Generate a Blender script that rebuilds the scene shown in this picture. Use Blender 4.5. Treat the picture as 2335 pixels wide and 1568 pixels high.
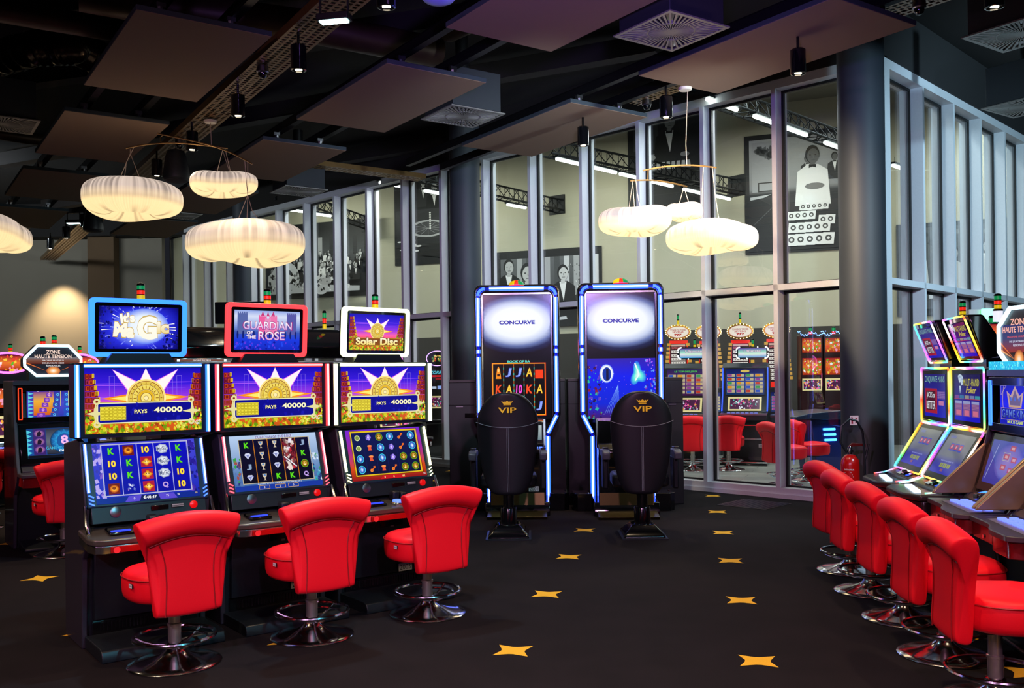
import bpy, math, random
from mathutils import Vector, Matrix
sc = bpy.context.scene
for o in list(bpy.data.objects): bpy.data.objects.remove(o)

# ------------------------------------------------------------------ camera, world, exposure
EYE = 1.5; FPX = 2122.0; PX0, PY0 = 1167.5, 850.4; SR = .01218; CR = math.sqrt(1-SR*SR)
cam_d = bpy.data.cameras.new('camera'); cam = bpy.data.objects.new('camera', cam_d)
sc.collection.objects.link(cam); sc.camera = cam
cam.location = (0, 0, EYE); cam.rotation_euler = (math.radians(90), math.asin(SR), 0)
cam_d.sensor_width = 36; cam_d.lens = FPX/2335*36; cam_d.shift_y = (PY0-784)/2335
cam_d.clip_start = .05; cam_d.clip_end = 200
sc.view_settings.view_transform = 'Standard'; sc.view_settings.look = 'None'
sc.view_settings.gamma = 1; sc.view_settings.exposure = 0.0
sc.cycles.use_denoising = True
sc.cycles.max_bounces = 7; sc.cycles.diffuse_bounces = 3; sc.cycles.glossy_bounces = 4
sc.cycles.transparent_max_bounces = 24; sc.cycles.transmission_bounces = 4
sc.cycles.sample_clamp_indirect = 4; sc.cycles.sample_clamp_direct = 20; sc.cycles.caustics_reflective = False; sc.cycles.caustics_refractive = False
w = bpy.data.worlds.new('world'); sc.world = w; w.use_nodes = True
w.node_tree.nodes['Background'].inputs[0].default_value = (.55, .6, .8, 1)
w.node_tree.nodes['Background'].inputs[1].default_value = .02
LC = sc.collection

def lamp(kind, name, loc, energy, color, **k):
    d = bpy.data.lights.new(name, kind); d.energy = energy; d.color = color
    tgt = k.pop('aim', None); par = k.pop('parent', None)
    for a, b in k.items(): setattr(d, a, b)
    o = bpy.data.objects.new(name, d); LC.objects.link(o); o.location = loc
    if tgt is not None: o.rotation_euler = (Vector(tgt)-Vector(loc)).to_track_quat('-Z', 'Y').to_euler()
    if par: o.parent = par
    return o
WARM = (1, .72, .42); COOL = (.45, .8, 1); WHITE = (.93, .98, 1)

# a pixel of the photograph turned into a point of the place, on a level plane or on an upright one
def ray(x, y):
    u = x-PX0; v = y-PY0
    return (u*CR-v*SR)/FPX, (u*SR+v*CR)/FPX
def lev(x, y, z=0.0):
    a, b = ray(x, y); t = (EYE-z)/b
    return (a*t, t)
def upr(x, y, p, d):
    a, b = ray(x, y); s = (a*p[1]-p[0])/(d[0]-a*d[1]); t = p[1]+s*d[1]
    return s, EYE-b*t
def dist(x, y, Y):
    a, b = ray(x, y); return Vector((a*Y, Y, EYE-b*Y))

# ------------------------------------------------------------------ colours and materials
def lin(h):
    if isinstance(h, (tuple, list)): return tuple(h[:3])
    h = h.lstrip('#'); r = [int(h[i:i+2], 16)/255 for i in (0, 2, 4)]
    return tuple(c/12.92 if c <= .04045 else ((c+.055)/1.055)**2.4 for c in r)
_M = {}
def mat(name, col='808080', rough=.5, metal=0, emit=0, ecol=None, coat=0, noise=None, bump=0, spec=.5):
    if name in _M: return _M[name]
    m = bpy.data.materials.new(name); m.use_nodes = True; nt = m.node_tree; b = nt.nodes['Principled BSDF']
    c = lin(col); b.inputs['Base Color'].default_value = (*c, 1)
    b.inputs['Roughness'].default_value = rough; b.inputs['Metallic'].default_value = metal
    b.inputs['Specular IOR Level'].default_value = spec; b.inputs['Coat Weight'].default_value = coat
    if emit:
        b.inputs['Emission Color'].default_value = (*lin(ecol or col), 1); b.inputs['Emission Strength'].default_value = emit
    n = nt.nodes.new('ShaderNodeTexNoise'); tc = nt.nodes.new('ShaderNodeTexCoord'); nt.links.new(tc.outputs['Object'], n.inputs['Vector'])
    sc_, amp = noise or (40, .06)
    n.inputs['Scale'].default_value = sc_; n.inputs['Detail'].default_value = 3
    mx = nt.nodes.new('ShaderNodeMix'); mx.data_type = 'RGBA'; mx.inputs['A'].default_value = (*[v*(1-amp) for v in c], 1)
    mx.inputs['B'].default_value = (*[min(1, v*(1+amp)) for v in c], 1)
    nt.links.new(n.outputs['Fac'], mx.inputs['Factor']); nt.links.new(mx.outputs['Result'], b.inputs['Base Color'])
    if bump:
        bp = nt.nodes.new('ShaderNodeBump'); bp.inputs['Strength'].default_value = bump; bp.inputs['Distance'].default_value = .002
        nt.links.new(n.outputs['Fac'], bp.inputs['Height']); nt.links.new(bp.outputs[0], b.inputs['Normal'])
    _M[name] = m; return m
def glow(name, col, s=3.0, sample=True):
    if name in _M: return _M[name]
    m = bpy.data.materials.new(name); m.use_nodes = True; nt = m.node_tree; b = nt.nodes['Principled BSDF']
    b.inputs['Base Color'].default_value = (*[c*.5 for c in lin(col)], 1); b.inputs['Roughness'].default_value = .3
    b.inputs['Emission Color'].default_value = (*lin(col), 1); b.inputs['Emission Strength'].default_value = s
    if not sample: m.cycles.emission_sampling = 'NONE'
    _M[name] = m; return m
def paint(name, emit=0.0, rough=.25, base=0.0, sample=False, coat=0):
    """colours come from the mesh's own colour layer: printed or displayed artwork"""
    if name in _M: return _M[name]
    m = bpy.data.materials.new(name); m.use_nodes = True; nt = m.node_tree; b = nt.nodes['Principled BSDF']
    a = nt.nodes.new('ShaderNodeVertexColor'); a.layer_name = 'Col'
    b.inputs['Roughness'].default_value = rough; b.inputs['Coat Weight'].default_value = coat
    if base: nt.links.new(a.outputs[0], b.inputs['Base Color'])
    else: b.inputs['Base Color'].default_value = (.004, .004, .004, 1)
    if emit: nt.links.new(a.outputs[0], b.inputs['Emission Color']); b.inputs['Emission Strength'].default_value = emit
    if not sample: m.cycles.emission_sampling = 'NONE'
    _M[name] = m; return m

BLK = mat('black_plastic', '14191e', .38, noise=(90, .15)); GLOSS = mat('gloss_black', '08090b', .12, coat=.5)
CAB = mat('cabinet_black', '2b2732', .45, noise=(60, .1), coat=.2); CHROME = mat('chrome', 'e4e4e8', .13, 1)
SATIN = mat('satin_metal', '8c8c90', .3, 1); BRONZE = mat('bronze_metal', '9c7f55', .32, .6, noise=(12, .2))
RED = mat('red_leather', 'fa1224', .5, noise=(160, .05), bump=.12, spec=.28); REDD = mat('red_piping', 'a00a12', .5)
WHITE_F = mat('white_frame', 'dcdcdf', .4); DARKB = mat('dark_metal', '101012', .45, .3)
GREYP = mat('acoustic_fabric', '86705e', .95, noise=(300, .12), spec=.15); EDGE = mat('panel_edge', '2a363c', .8)
SCREEN = paint('screen_image', 1.0, .16); SCREEN2 = paint('screen_image_bright', 1.25, .16); PRINT = paint('printed_image', 0, .55, 1)
LEDS = paint('led_rainbow', 3.0, .3, 0, True); DIM = paint('screen_image_dim', .75, .06)

# ------------------------------------------------------------------ mesh builder
class MB:
    def __init__(s): s.v = []; s.f = []; s.c = []; s.mi = []; s.M = Matrix()
    def add(s, vs, fs, mi=0, col=None, cols=None):
        b = len(s.v); s.v += [tuple(s.M @ Vector(v)) for v in vs]
        for f in fs:
            s.f.append([b+i for i in f]); s.mi.append(mi)
            if cols: s.c.append([cols[i] for i in f])
            else: s.c.append(col)
        return s
    def box(s, x0, x1, y0, y1, z0, z1, mi=0, col=None):
        v = [(x0,y0,z0),(x1,y0,z0),(x1,y1,z0),(x0,y1,z0),(x0,y0,z1),(x1,y0,z1),(x1,y1,z1),(x0,y1,z1)]
        return s.add(v, [(0,3,2,1),(4,5,6,7),(0,1,5,4),(1,2,6,5),(2,3,7,6),(3,0,4,7)], mi, col)
    def prism(s, poly, a0, a1, axis='x', mi=0, col=None, inset=0):
        """poly of 2-D points extruded along axis: x -> (y,z), y -> (x,z), z -> (x,y)"""
        def P(q, a): return {'x': (a, q[0], q[1]), 'y': (q[0], a, q[1]), 'z': (q[0], q[1], a)}[axis]
        n = len(poly); v = [P(q, a0) for q in poly]+[P(q, a1) for q in poly]
        ar = sum(poly[i][0]*poly[(i+1) % n][1]-poly[(i+1) % n][0]*poly[i][1] for i in range(n))
        fl = (ar > 0) ^ (axis == 'y') ^ (a1 < a0)
        f = [tuple(range(n))[::-1], tuple(range(n, 2*n))]+[(i, (i+1) % n, n+(i+1) % n, n+i) for i in range(n)]
        if not fl: f = [q[::-1] for q in f]
        return s.add(v, f, mi, col)
    def tube(s, path, r, n=8, closed=False, mi=0, colf=None, cap=True):
        P = [Vector(p) for p in path]; N = len(P); vs = []; cs = []; up = None
        for i, p in enumerate(P):
            a = P[i-1] if (i or closed) else p; b = P[(i+1) % N] if (i < N-1 or closed) else p
            t = (b-a).normalized()
            if up is None:
                up = Vector((0, 0, 1)) if abs(t.z) < .9 else Vector((1, 0, 0))
            x = t.cross(up); x = x.normalized() if x.length > 1e-6 else t.orthogonal().normalized(); y = x.cross(t).normalized(); up = y
            rr = r(i/(N-1)) if callable(r) else r
            for k in range(n):
                q = 2*math.pi*k/n; vs.append(p+x*math.cos(q)*rr+y*math.sin(q)*rr)
                cs.append(colf(i/(N-1)) if colf else (1, 1, 1))
        f = []
        for i in range(N if closed else N-1):
            j = (i+1) % N
            for k in range(n): f.append((i*n+k, i*n+(k+1) % n, j*n+(k+1) % n, j*n+k))
        if cap and not closed: f += [tuple(range(n))[::-1], tuple(range((N-1)*n, N*n))]
        return s.add(vs, f, mi, cols=cs)
    def lathe(s, prof, n=32, c=(0, 0, 0), mi=0, rad=None, cap=True, col=None):
        """prof: (r, z) pairs; rad(angle) scales the radius"""
        vs = []
        for r, z in prof:
            for k in range(n):
                q = 2*math.pi*k/n; R = r*(rad(q) if rad else 1); vs.append((c[0]+R*math.cos(q), c[1]+R*math.sin(q), c[2]+z))
        f = []
        for i in range(len(prof)-1):
            for k in range(n): f.append((i*n+k, i*n+(k+1) % n, (i+1)*n+(k+1) % n, (i+1)*n+k))
        if cap: f += [tuple(range(n))[::-1], tuple(range((len(prof)-1)*n, len(prof)*n))]
        return s.add(vs, f, mi, col)
    def cyl(s, p, q, r, n=20, mi=0, r2=None): return s.tube([p, q], (lambda t: r+(r2-r)*t) if r2 is not None else r, n, mi=mi)
    def build(s, name, m, parent=None, smooth=35, bevel=0, sub=0, loc=None, rot=None, **props):
        me = bpy.data.meshes.new(name); me.from_pydata(s.v, [], s.f)
        ms = m if isinstance(m, (list, tuple)) else [m]
        for k in ms: me.materials.append(k)
        if any(s.mi): me.polygons.foreach_set('material_index', s.mi)
        if any(c is not None for c in s.c):
            ca = me.color_attributes.new('Col', 'FLOAT_COLOR', 'CORNER'); d = []
            for f, c in zip(s.f, s.c):
                if c is None: d += [1, 1, 1, 1]*len(f)
                elif isinstance(c[0], (tuple, list)):
                    for q in c: d += [q[0], q[1], q[2], 1]
                else: d += [c[0], c[1], c[2], 1]*len(f)
            ca.data.foreach_set('color', d)
        me.update()
        if smooth:
            me.polygons.foreach_set('use_smooth', [True]*len(me.polygons)); me.set_sharp_from_angle(angle=math.radians(smooth))
        o = bpy.data.objects.new(name, me); LC.objects.link(o)
        if parent: o.parent = parent
        if loc: o.location = loc
        if rot: o.rotation_euler = rot
        if sub:
            q = o.modifiers.new('sub', 'SUBSURF'); q.levels = q.render_levels = sub
        if bevel:
            q = o.modifiers.new('bevel', 'BEVEL'); q.width = bevel; q.segments = 2; q.limit_method = 'ANGLE'; q.angle_limit = math.radians(40)
        for a, b in props.items(): o[a] = b
        return o
def thing(name, label, cat, loc=(0, 0, 0), rz=0, group=None):
    o = bpy.data.objects.new(name, None); LC.objects.link(o); o.location = loc; o.rotation_euler = (0, 0, rz)
    o.empty_display_size = .1; return tag(o, label, cat, group)
def tag(o, label, cat, group=None):
    o['label'] = label; o['category'] = cat
    if group: o['group'] = group
    return o
def struct(o, label=None):
    o['kind'] = 'structure'
    if label: o['label'] = label
    return o
def dup(o, parent=None, skip=()):
    c = o.copy(); LC.objects.link(c)
    if parent: c.parent = parent
    for ch in list(o.children):
        if not any(ch.name.startswith(k) for k in skip): dup(ch, c)
    return c
def place(o, loc, rz, label=None, group=None):
    c = dup(o); c.location = loc; c.rotation_euler = (0, 0, rz)
    if label: c['label'] = label
    if group: c['group'] = group
    return c
def rrect(x0, x1, z0, z1, r, n=5):
    out = []
    for cx, cz, a in ((x1-r, z1-r, 0), (x0+r, z1-r, 90), (x0+r, z0+r, 180), (x1-r, z0+r, 270)):
        for k in range(n+1):
            q = math.radians(a+90*k/n); out.append((cx+r*math.cos(q), cz+r*math.sin(q)))
    return out

# ------------------------------------------------------------------ lettering and flat artwork
_T = {}
def glyphs(txt, bold=0.0, shear=0.0):
    k = (txt, bold, shear)
    if k in _T: return _T[k]
    cu = bpy.data.curves.new('lettering', 'FONT'); cu.body = txt; cu.offset = bold; cu.shear = shear; cu.resolution_u = 3; cu.size = 1
    ob = bpy.data.objects.new('lettering', cu); LC.objects.link(ob); bpy.context.view_layer.update()
    me = bpy.data.meshes.new_from_object(ob.evaluated_get(bpy.context.evaluated_depsgraph_get()))
    v = [(p.co.x, p.co.y) for p in me.vertices]; f = [tuple(p.vertices) for p in me.polygons]
    bpy.data.objects.remove(ob); bpy.data.meshes.remove(me)
    if v:
        x0 = min(p[0] for p in v); x1 = max(p[0] for p in v); y0 = min(p[1] for p in v); y1 = max(p[1] for p in v)
        v = [((p[0]-x0)/(x1-x0), (p[1]-y0)/(y1-y0)) for p in v]
    else: x0 = x1 = 0; y0 = y1 = 1
    _T[k] = (v, f, (x1-x0)/max(1e-6, y1-y0)); return _T[k]
def mixc(a, b, t): return tuple(a[i]*(1-t)+b[i]*t for i in range(3))
class Art:
    """flat picture: x to the right, y up, both in metres; shapes stack in thin layers like ink"""
    def __init__(s, w, h, bg='000000', eps=.00007):
        s.w = w; s.h = h; s.b = MB(); s.L = 0; s.eps = eps; s.clip = (w/2, h/2)
        if bg is not None: s.grad([(0, bg), (1, bg)])
    def raw(s, pts, faces, col=None, cols=None, clip=True):
        s.L += 1; X, Z = s.clip; y = -s.eps*s.L
        if clip: pts = [(max(-X, min(X, p[0])), max(-Z, min(Z, p[1]))) for p in pts]
        s.b.add([(p[0], y, p[1]) for p in pts], faces, 0, col, cols); return s
    def poly(s, pts, col):
        n = len(pts); ar = sum(pts[i][0]*pts[(i+1) % n][1]-pts[(i+1) % n][0]*pts[i][1] for i in range(n))
        return s.raw(pts, [tuple(range(n)) if ar > 0 else tuple(range(n))[::-1]], lin(col))
    def rect(s, x0, x1, y0, y1, col): return s.poly([(x0, y0), (x1, y0), (x1, y1), (x0, y1)], col)
    def grad(s, stops, x0=None, x1=None, y0=None, y1=None):
        x0 = -s.w/2 if x0 is None else x0; x1 = s.w/2 if x1 is None else x1; y0 = -s.h/2 if y0 is None else y0; y1 = s.h/2 if y1 is None else y1
        p = []; c = []; f = []
        for t, col in stops:
            y = y0+(y1-y0)*t; p += [(x0, y), (x1, y)]; c += [lin(col)]*2
        for i in range(len(stops)-1): f.append((2*i, 2*i+1, 2*i+3, 2*i+2))
        return s.raw(p, f, cols=c)
    def radial(s, cx, cy, rx, ry, stops, n=28, wob=None):
        p = [(cx, cy)]; c = [lin(stops[0][1])]; f = []
        for t, col in stops[1:]:
            for k in range(n):
                q = 2*math.pi*k/n; m = wob(q) if wob else 1; p.append((cx+rx*t*m*math.cos(q), cy+ry*t*m*math.sin(q))); c.append(lin(col))
        for k in range(n): f.append((0, 1+k, 1+(k+1) % n))
        for i in range(len(stops)-2):
            for k in range(n): a = 1+i*n+k; b = 1+i*n+(k+1) % n; f.append((a, a+n, b+n, b))
        return s.raw(p, f, cols=c)
    def ell(s, cx, cy, rx, ry, col, n=20, rot=0):
        r = math.radians(rot); P = []
        for k in range(n):
            q = 2*math.pi*k/n; a = rx*math.cos(q); b = ry*math.sin(q); P.append((cx+a*math.cos(r)-b*math.sin(r), cy+a*math.sin(r)+b*math.cos(r)))
        return s.poly(P, col)
    def ring(s, cx, cy, r0, r1, col, n=28, sx=1):
        p = [(cx+sx*r*math.cos(2*math.pi*k/n), cy+r*math.sin(2*math.pi*k/n)) for r in (r0, r1) for k in range(n)]
        return s.raw(p, [(k, n+k, n+(k+1) % n, (k+1) % n) for k in range(n)], lin(col))
    def line(s, pts, w, col):
        for (a, b), (c, d) in zip(pts, pts[1:]):
            L = math.hypot(c-a, d-b) or 1; nx = -(d-b)/L*w/2; ny = (c-a)/L*w/2
            s.poly([(a+nx, b+ny), (c+nx, d+ny), (c-nx, d-ny), (a-nx, b-ny)], col); s.L -= 1
        s.L += 1; return s
    def frame(s, x0, x1, y0, y1, w, col):
        o = [(x0, y0), (x1, y0), (x1, y1), (x0, y1)]; i = [(x0+w, y0+w), (x1-w, y0+w), (x1-w, y1-w), (x0+w, y1-w)]
        return s.raw(o+i, [(k, (k+1) % 4, 4+(k+1) % 4, 4+k) for k in range(4)], lin(col))
    def star(s, cx, cy, r0, r1, n, col, a0=90, c2=None):
        P = [(cx, cy)]; C = [lin(col)]
        for k in range(2*n):
            q = math.radians(a0+180*k/n); r = r1 if k % 2 == 0 else r0; P.append((cx+r*math.cos(q), cy+r*math.sin(q))); C.append(lin(c2 if (c2 and k % 2 == 0) else col))
        return s.raw(P, [(0, 1+k, 1+(k+1) % (2*n)) for k in range(2*n)], cols=C)
    def text(s, t, cx, cy, h, col, w=None, bold=0.0, out=None, shear=0.0, c2=None, tilt=0, ow=.03):
        if out is not None:
            s.text(t, cx, cy, h*1.12, out, (w*1.03 if w else None), bold+ow, None, shear, tilt=tilt)
        v, f, asp = glyphs(t, bold, shear); W = w or asp*h; r = math.radians(tilt); P = []
        for p in v:
            a = (p[0]-.5)*W; b = (p[1]-.5)*h; P.append((cx+a*math.cos(r)-b*math.sin(r), cy+a*math.sin(r)+b*math.cos(r)))
        if c2: return s.raw(P, f, cols=[mixc(lin(c2), lin(col), p[1]) for p in v])
        return s.raw(P, f, lin(col))
    def build(s, name, m, parent=None, loc=(0, 0, 0), rot=(0, 0, 0), **k):
        # a thin solid backing so the picture is a slab, not a film
        s.b.box(-s.w/2, s.w/2, 0.0005, .006, -s.h/2, s.h/2, 0, (.003, .003, .004))
        return s.b.build(name, m, parent, smooth=0, loc=loc, rot=rot, **k)

# ------------------------------------------------------------------ the setting
COR = Vector((4.0, 10.03, 0)); DA = Vector((-.7155, .6986, 0)); NA = Vector((.6986, .7155, 0))    # glazing towards the left, NA points into the glass room
DB = Vector((.7010, .7131, 0)); NB = Vector((-.7131, .7010, 0))
BW0 = Vector((4.63, 19.2, 0)); BWD = Vector((-.923, .386, 0)); BWN = Vector((.386, .923, 0))
ENDA = COR+DA*16.9
TOPZ = 4.89; CEIL = 5.5
# carpet with its woven four-pointed stars, one mesh
fm = MB(); fm.box(-16, 18, -5, 23, -.2, 0)
S0 = Vector((1.25, 4.80)); SA = Vector((.228, 1.272)); SB = Vector((-1.262, .232)); rs = random.Random(2)
for i in range(-5, 10):
    for j in range(-7, 6):
        c = S0+SA*i+SB*j
        if c.y > 22 or c.y < -4: continue
        q = math.atan2(SA.x, SA.y)
        P = []
        for k in range(4):
            for t in range(5):                      # concave sides between the tips
                u = t/5; a = Vector((math.cos(math.pi/4+k*math.pi/2), math.sin(math.pi/4+k*math.pi/2))); b = Vector((math.cos(math.pi*3/4+k*math.pi/2), math.sin(math.pi*3/4+k*math.pi/2)))
                m = (a*(1-u)+b*u)*(1-.62*math.sin(math.pi*u)*.55); m = m*.135
                P.append((c.x+m.x*math.cos(q)+m.y*math.sin(q), c.y-m.x*math.sin(q)+m.y*math.cos(q)))
        d = (Vector((c.x, c.y, 0))-COR)
        if d.dot(NA) > -.15 and d.dot(NB) > -.15 and c.y > 10: continue
        fm.add([(x, y, .0012) for x, y in P]+[(c.x, c.y, .0012)], [(20, k, (k+1) % 20) for k in range(20)], 1)
carpet = mat('carpet', '191316', .95, noise=(3.5, .4), bump=0, spec=.12)
nt = carpet.node_tree; b = nt.nodes['Principled BSDF']; n2 = nt.nodes.new('ShaderNodeTexNoise'); n2.inputs['Scale'].default_value = 500
bp = nt.nodes.new('ShaderNodeBump'); bp.inputs['Strength'].default_value = .5; bp.inputs['Distance'].default_value = .004
tc = nt.nodes.new('ShaderNodeTexCoord'); nt.links.new(tc.outputs['Object'], n2.inputs['Vector']); nt.links.new(n2.outputs['Fac'], bp.inputs['Height']); nt.links.new(bp.outputs[0], b.inputs['Normal'])
struct(fm.build('floor', [carpet, mat('carpet_star_yellow', 'e0a512', .9, noise=(300, .2))], smooth=0))
# grey plank floor of the glass room
tile = mat('grey_plank_floor', '8f8f86', .35, noise=(1.2, .25)); nt = tile.node_tree; b = nt.nodes['Principled BSDF']
br = nt.nodes.new('ShaderNodeTexBrick'); br.inputs['Color1'].default_value = (.30, .30, .27, 1); br.inputs['Color2'].default_value = (.22, .22, .2, 1); br.inputs['Mortar'].default_value = (.12, .12, .11, 1)
br.inputs['Scale'].default_value = 1; br.inputs['Mortar Size'].default_value = .006; br.inputs['Brick Width'].default_value = 1.2; br.inputs['Row Height'].default_value = .3
tc = nt.nodes.new('ShaderNodeTexCoord'); mp = nt.nodes.new('ShaderNodeMapping'); mp.inputs['Rotation'].default_value = (0, 0, .38)
nt.links.new(tc.outputs['Object'], mp.inputs[0]); nt.links.new(mp.outputs[0], br.inputs['Vector']); nt.links.new(br.outputs[0], b.inputs['Base Color'])
wr = BW0-BWD*6.6; wl = BW0-BWD*-14.2
f2 = MB(); c0 = COR+NA*.1+NB*.1
f2.prism([(c0.x, c0.y), (wr.x, wr.y), (wl.x, wl.y), (ENDA.x+.1, ENDA.y)], .002, .02, 'z'); struct(f2.build('floor_glass_room', tile, smooth=0))

def slab(name, m, p, d, s0, s1, z0, z1, n, t):
    """upright slab along direction d from p, thickness t on the side of n"""
    mb = MB(); a = p+d*s0; b_ = p+d*s1; q = [a, b_, b_+n*t, a+n*t]
    ar = sum(q[i].x*q[(i+1) % 4].y-q[(i+1) % 4].x*q[i].y for i in range(4)); q = q if ar > 0 else q[::-1]
    mb.prism([(v.x, v.y) for v in q], z0, z1, 'z'); return struct(mb.build(name, m, smooth=0))
wall_hi = mat('wall_beige', 'b9b59f', .85, noise=(4, .03)); wall_lo = mat('wall_dark_grey', '3c3936', .8, noise=(4, .08))
WZ = 2.36
slab('wall_glass_room_back_upper', wall_hi, BW0, BWD, -7.5, 14.5, WZ, 7.0, BWN, .2)
slab('wall_glass_room_back_lower', wall_lo, BW0, BWD, -7.5, 14.5, 0, WZ, BWN, .2)
slab('wall_glass_room_end', wall_hi, ENDA+DA*.02, NA, .2, 7.5, 0, 7.0, DA, .2)
slab('wall_back', mat('wall_taupe', '8f8676', .85, noise=(2, .05)), Vector((-8.15, 21.75, 0)), Vector((-1, .02, 0)), 0, 9, 0, 4.8, Vector((0, 1, 0)), .2)
slab('wall_left', mat('wall_taupe', '8f8676'), Vector((-15.8, -5, 0)), Vector((0, 1, 0)), 0, 28, 0, 4.8, Vector((-1, 0, 0)), .2)
slab('wall_front', wall_lo, Vector((-16, -4.8, 0)), Vector((1, 0, 0)), 0, 34, 0, 5.5, Vector((0, -1, 0)), .2)
slab('wall_right', wall_lo, Vector((13.5, -5, 0)), Vector((0, 1, 0)), 0, 26, 0, 5.5, Vector((1, 0, 0)), .2)
mb = MB(); mb.box(-9.75, -9.15, 21.45, 21.75, 0, 4.8); struct(mb.build('pillar_wall', mat('pilaster_brown', '6b5238', .8), smooth=0))
mb = MB(); fe = COR+DB*13.5; mb.prism([(-16, -5), (18, -5), (18, fe.y), (fe.x, fe.y), (COR.x, COR.y), (ENDA.x, ENDA.y), (-16, ENDA.y)], CEIL, CEIL+.2, 'z'); struct(mb.build('ceiling', mat('ceiling_black', '17120f', .9), smooth=0))
blk = mat('bulkhead_black', '1a1614', .8)
# dark bulkheads above the glazing and the back wall
slab('trim_bulkhead_a', blk, COR-NA*.02, DA, -.02, 17, TOPZ, 6.95, NA, .2)
slab('trim_bulkhead_b', mat('bulkhead_grey', '222020', .8), COR-NB*.02, DB, -.02, 13, TOPZ, 6.95, NB, .2)
slab('trim_bulkhead_back', blk, Vector((-7.3, 21.2, 0)), Vector((-1, .02, 0)), 0, 9, 4.75, 5.5, Vector((0, 1, 0)), .4)
mb = MB(); cc = COR+NA*.19+NB*.19
mb.prism([(cc.x, cc.y), (wr.x+.2, wr.y+.2), (wl.x, wl.y+.2), (ENDA.x, ENDA.y)], 6.9, 7.05, 'z'); struct(mb.build('ceiling_glass_room', mat('ceiling_grey', '6a675c', .9), smooth=0))

# glazing: white frames standing proud of the panes
glass = bpy.data.materials.new('window_glass'); glass.use_nodes = True; nt = glass.node_tree; nt.nodes.clear()
o_ = nt.nodes.new('ShaderNodeOutputMaterial'); mx = nt.nodes.new('ShaderNodeMixShader'); tr = nt.nodes.new('ShaderNodeBsdfTransparent'); gl = nt.nodes.new('ShaderNodeBsdfGlossy'); geo = nt.nodes.new('ShaderNodeNewGeometry')
gl.inputs['Roughness'].default_value = 0.0; tr.inputs[0].default_value = (.96, .98, .97, 1)
def mth(op, a, b=None):
    n = nt.nodes.new('ShaderNodeMath'); n.operation = op
    for k, v in enumerate((a, b)):
        if v is None: continue
        if isinstance(v, (int, float)): n.inputs[k].default_value = v
        else: nt.links.new(v, n.inputs[k])
    return n.outputs[0]
dt = nt.nodes.new('ShaderNodeVectorMath'); dt.operation = 'DOT_PRODUCT'; nt.links.new(geo.outputs['Normal'], dt.inputs[0]); nt.links.new(geo.outputs['Incoming'], dt.inputs[1])
fac = mth('ADD', mth('MULTIPLY', mth('POWER', mth('SUBTRACT', 1.0, mth('ABSOLUTE', dt.outputs['Value'])), 4.0), .85), .075)
nt.links.new(fac, mx.inputs[0]); nt.links.new(tr.outputs[0], mx.inputs[1]); nt.links.new(gl.outputs[0], mx.inputs[2]); nt.links.new(mx.outputs[0], o_.inputs[0])
GASKET = mat('gasket_black', '0b0c0d', .6)
def glazing(name, p, d, n, s_posts, s_end, label):
    """n points into the glass room; frames reach 0.15 m out of the pane towards us"""
    e = bpy.data.objects.new(name, None); LC.objects.link(e); e.location = p; e['kind'] = 'structure'; e['label'] = label
    ang = math.atan2(d.y, d.x); e.rotation_euler = (0, 0, ang)
    sgn = 1 if (Vector((-math.sin(ang), math.cos(ang), 0)).dot(n)) > 0 else -1
    Y = lambda a, b: (min(a*sgn, b*sgn), max(a*sgn, b*sgn))
    D = .15
    for s in s_posts: 
        mb = MB(); mb.box(s, s+.055, *Y(0, D+.12), .12, TOPZ-.1); mb.build('mullion', WHITE_F, e, smooth=0)
    mb = MB(); mb.box(-.0, s_end, *Y(0, D+.12), TOPZ-.1, TOPZ); mb.build('head_rail', WHITE_F, e, smooth=0)
    mb = MB(); mb.box(-.0, s_end, *Y(0, D+.12), 0, .12); mb.box(0, s_end, *Y(-.02, 0), 0, .05); mb.build('sill_rail', WHITE_F, e, smooth=0)
    mb = MB(); mb.box(-.0, s_end, *Y(0, D+.12), 2.43, 2.50); mb.build('transom', WHITE_F, e, smooth=0)
    P = list(s_posts)+[s_end]
    for a, b_ in zip(P, P[1:]):
        mb = MB(); mb.box(a+.058, b_-.003, *Y(D, D+.012), .12, 2.43); mb.box(a+.058, b_-.003, *Y(D, D+.012), 2.50, TOPZ-.1)
        mb.build('pane', glass, e, smooth=0)
        mb = MB()
        for z0, z1 in ((.12, 2.43), (2.50, TOPZ-.1)):
            for q in ((a+.055, a+.085), (b_-.03, b_)): mb.box(*q, *Y(D-.01, D+.03), z0, z1)
            mb.box(a+.055, b_, *Y(D-.01, D+.03), z1-.03, z1); mb.box(a+.055, b_, *Y(D-.01, D+.03), z0, z0+.02)
        mb.build('gasket', GASKET, e, smooth=0)
    return e
posts = [0.0, .23]+[1.23+.985*k for k in range(16)]
glazing('window_1', COR, DA, NA, posts, 16.9, 'white framed glass wall running back to the left')
pb = [0.0]
for x in (2108, 2174, 2236, 2294): pb.append(upr(x, 600, COR, DB)[0])
st = (pb[-1]-pb[1])/3; pb = [0.0]+[pb[1]+st*k for k in range(12)]
glazing('window_2', COR, DB, NB, pb, pb[-1]+st, 'white framed glass wall running back to the right')
mb = MB(); q0 = COR-DA*.0; mb.prism([(4.0, 10.03), (4.0+.08*.7+.0, 10.03+.057), (4.0, 10.03+.16), (4.0-.06, 10.03+.057)], 0, TOPZ, 'z'); struct(mb.build('trim_corner_post', WHITE_F, smooth=0))

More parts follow.
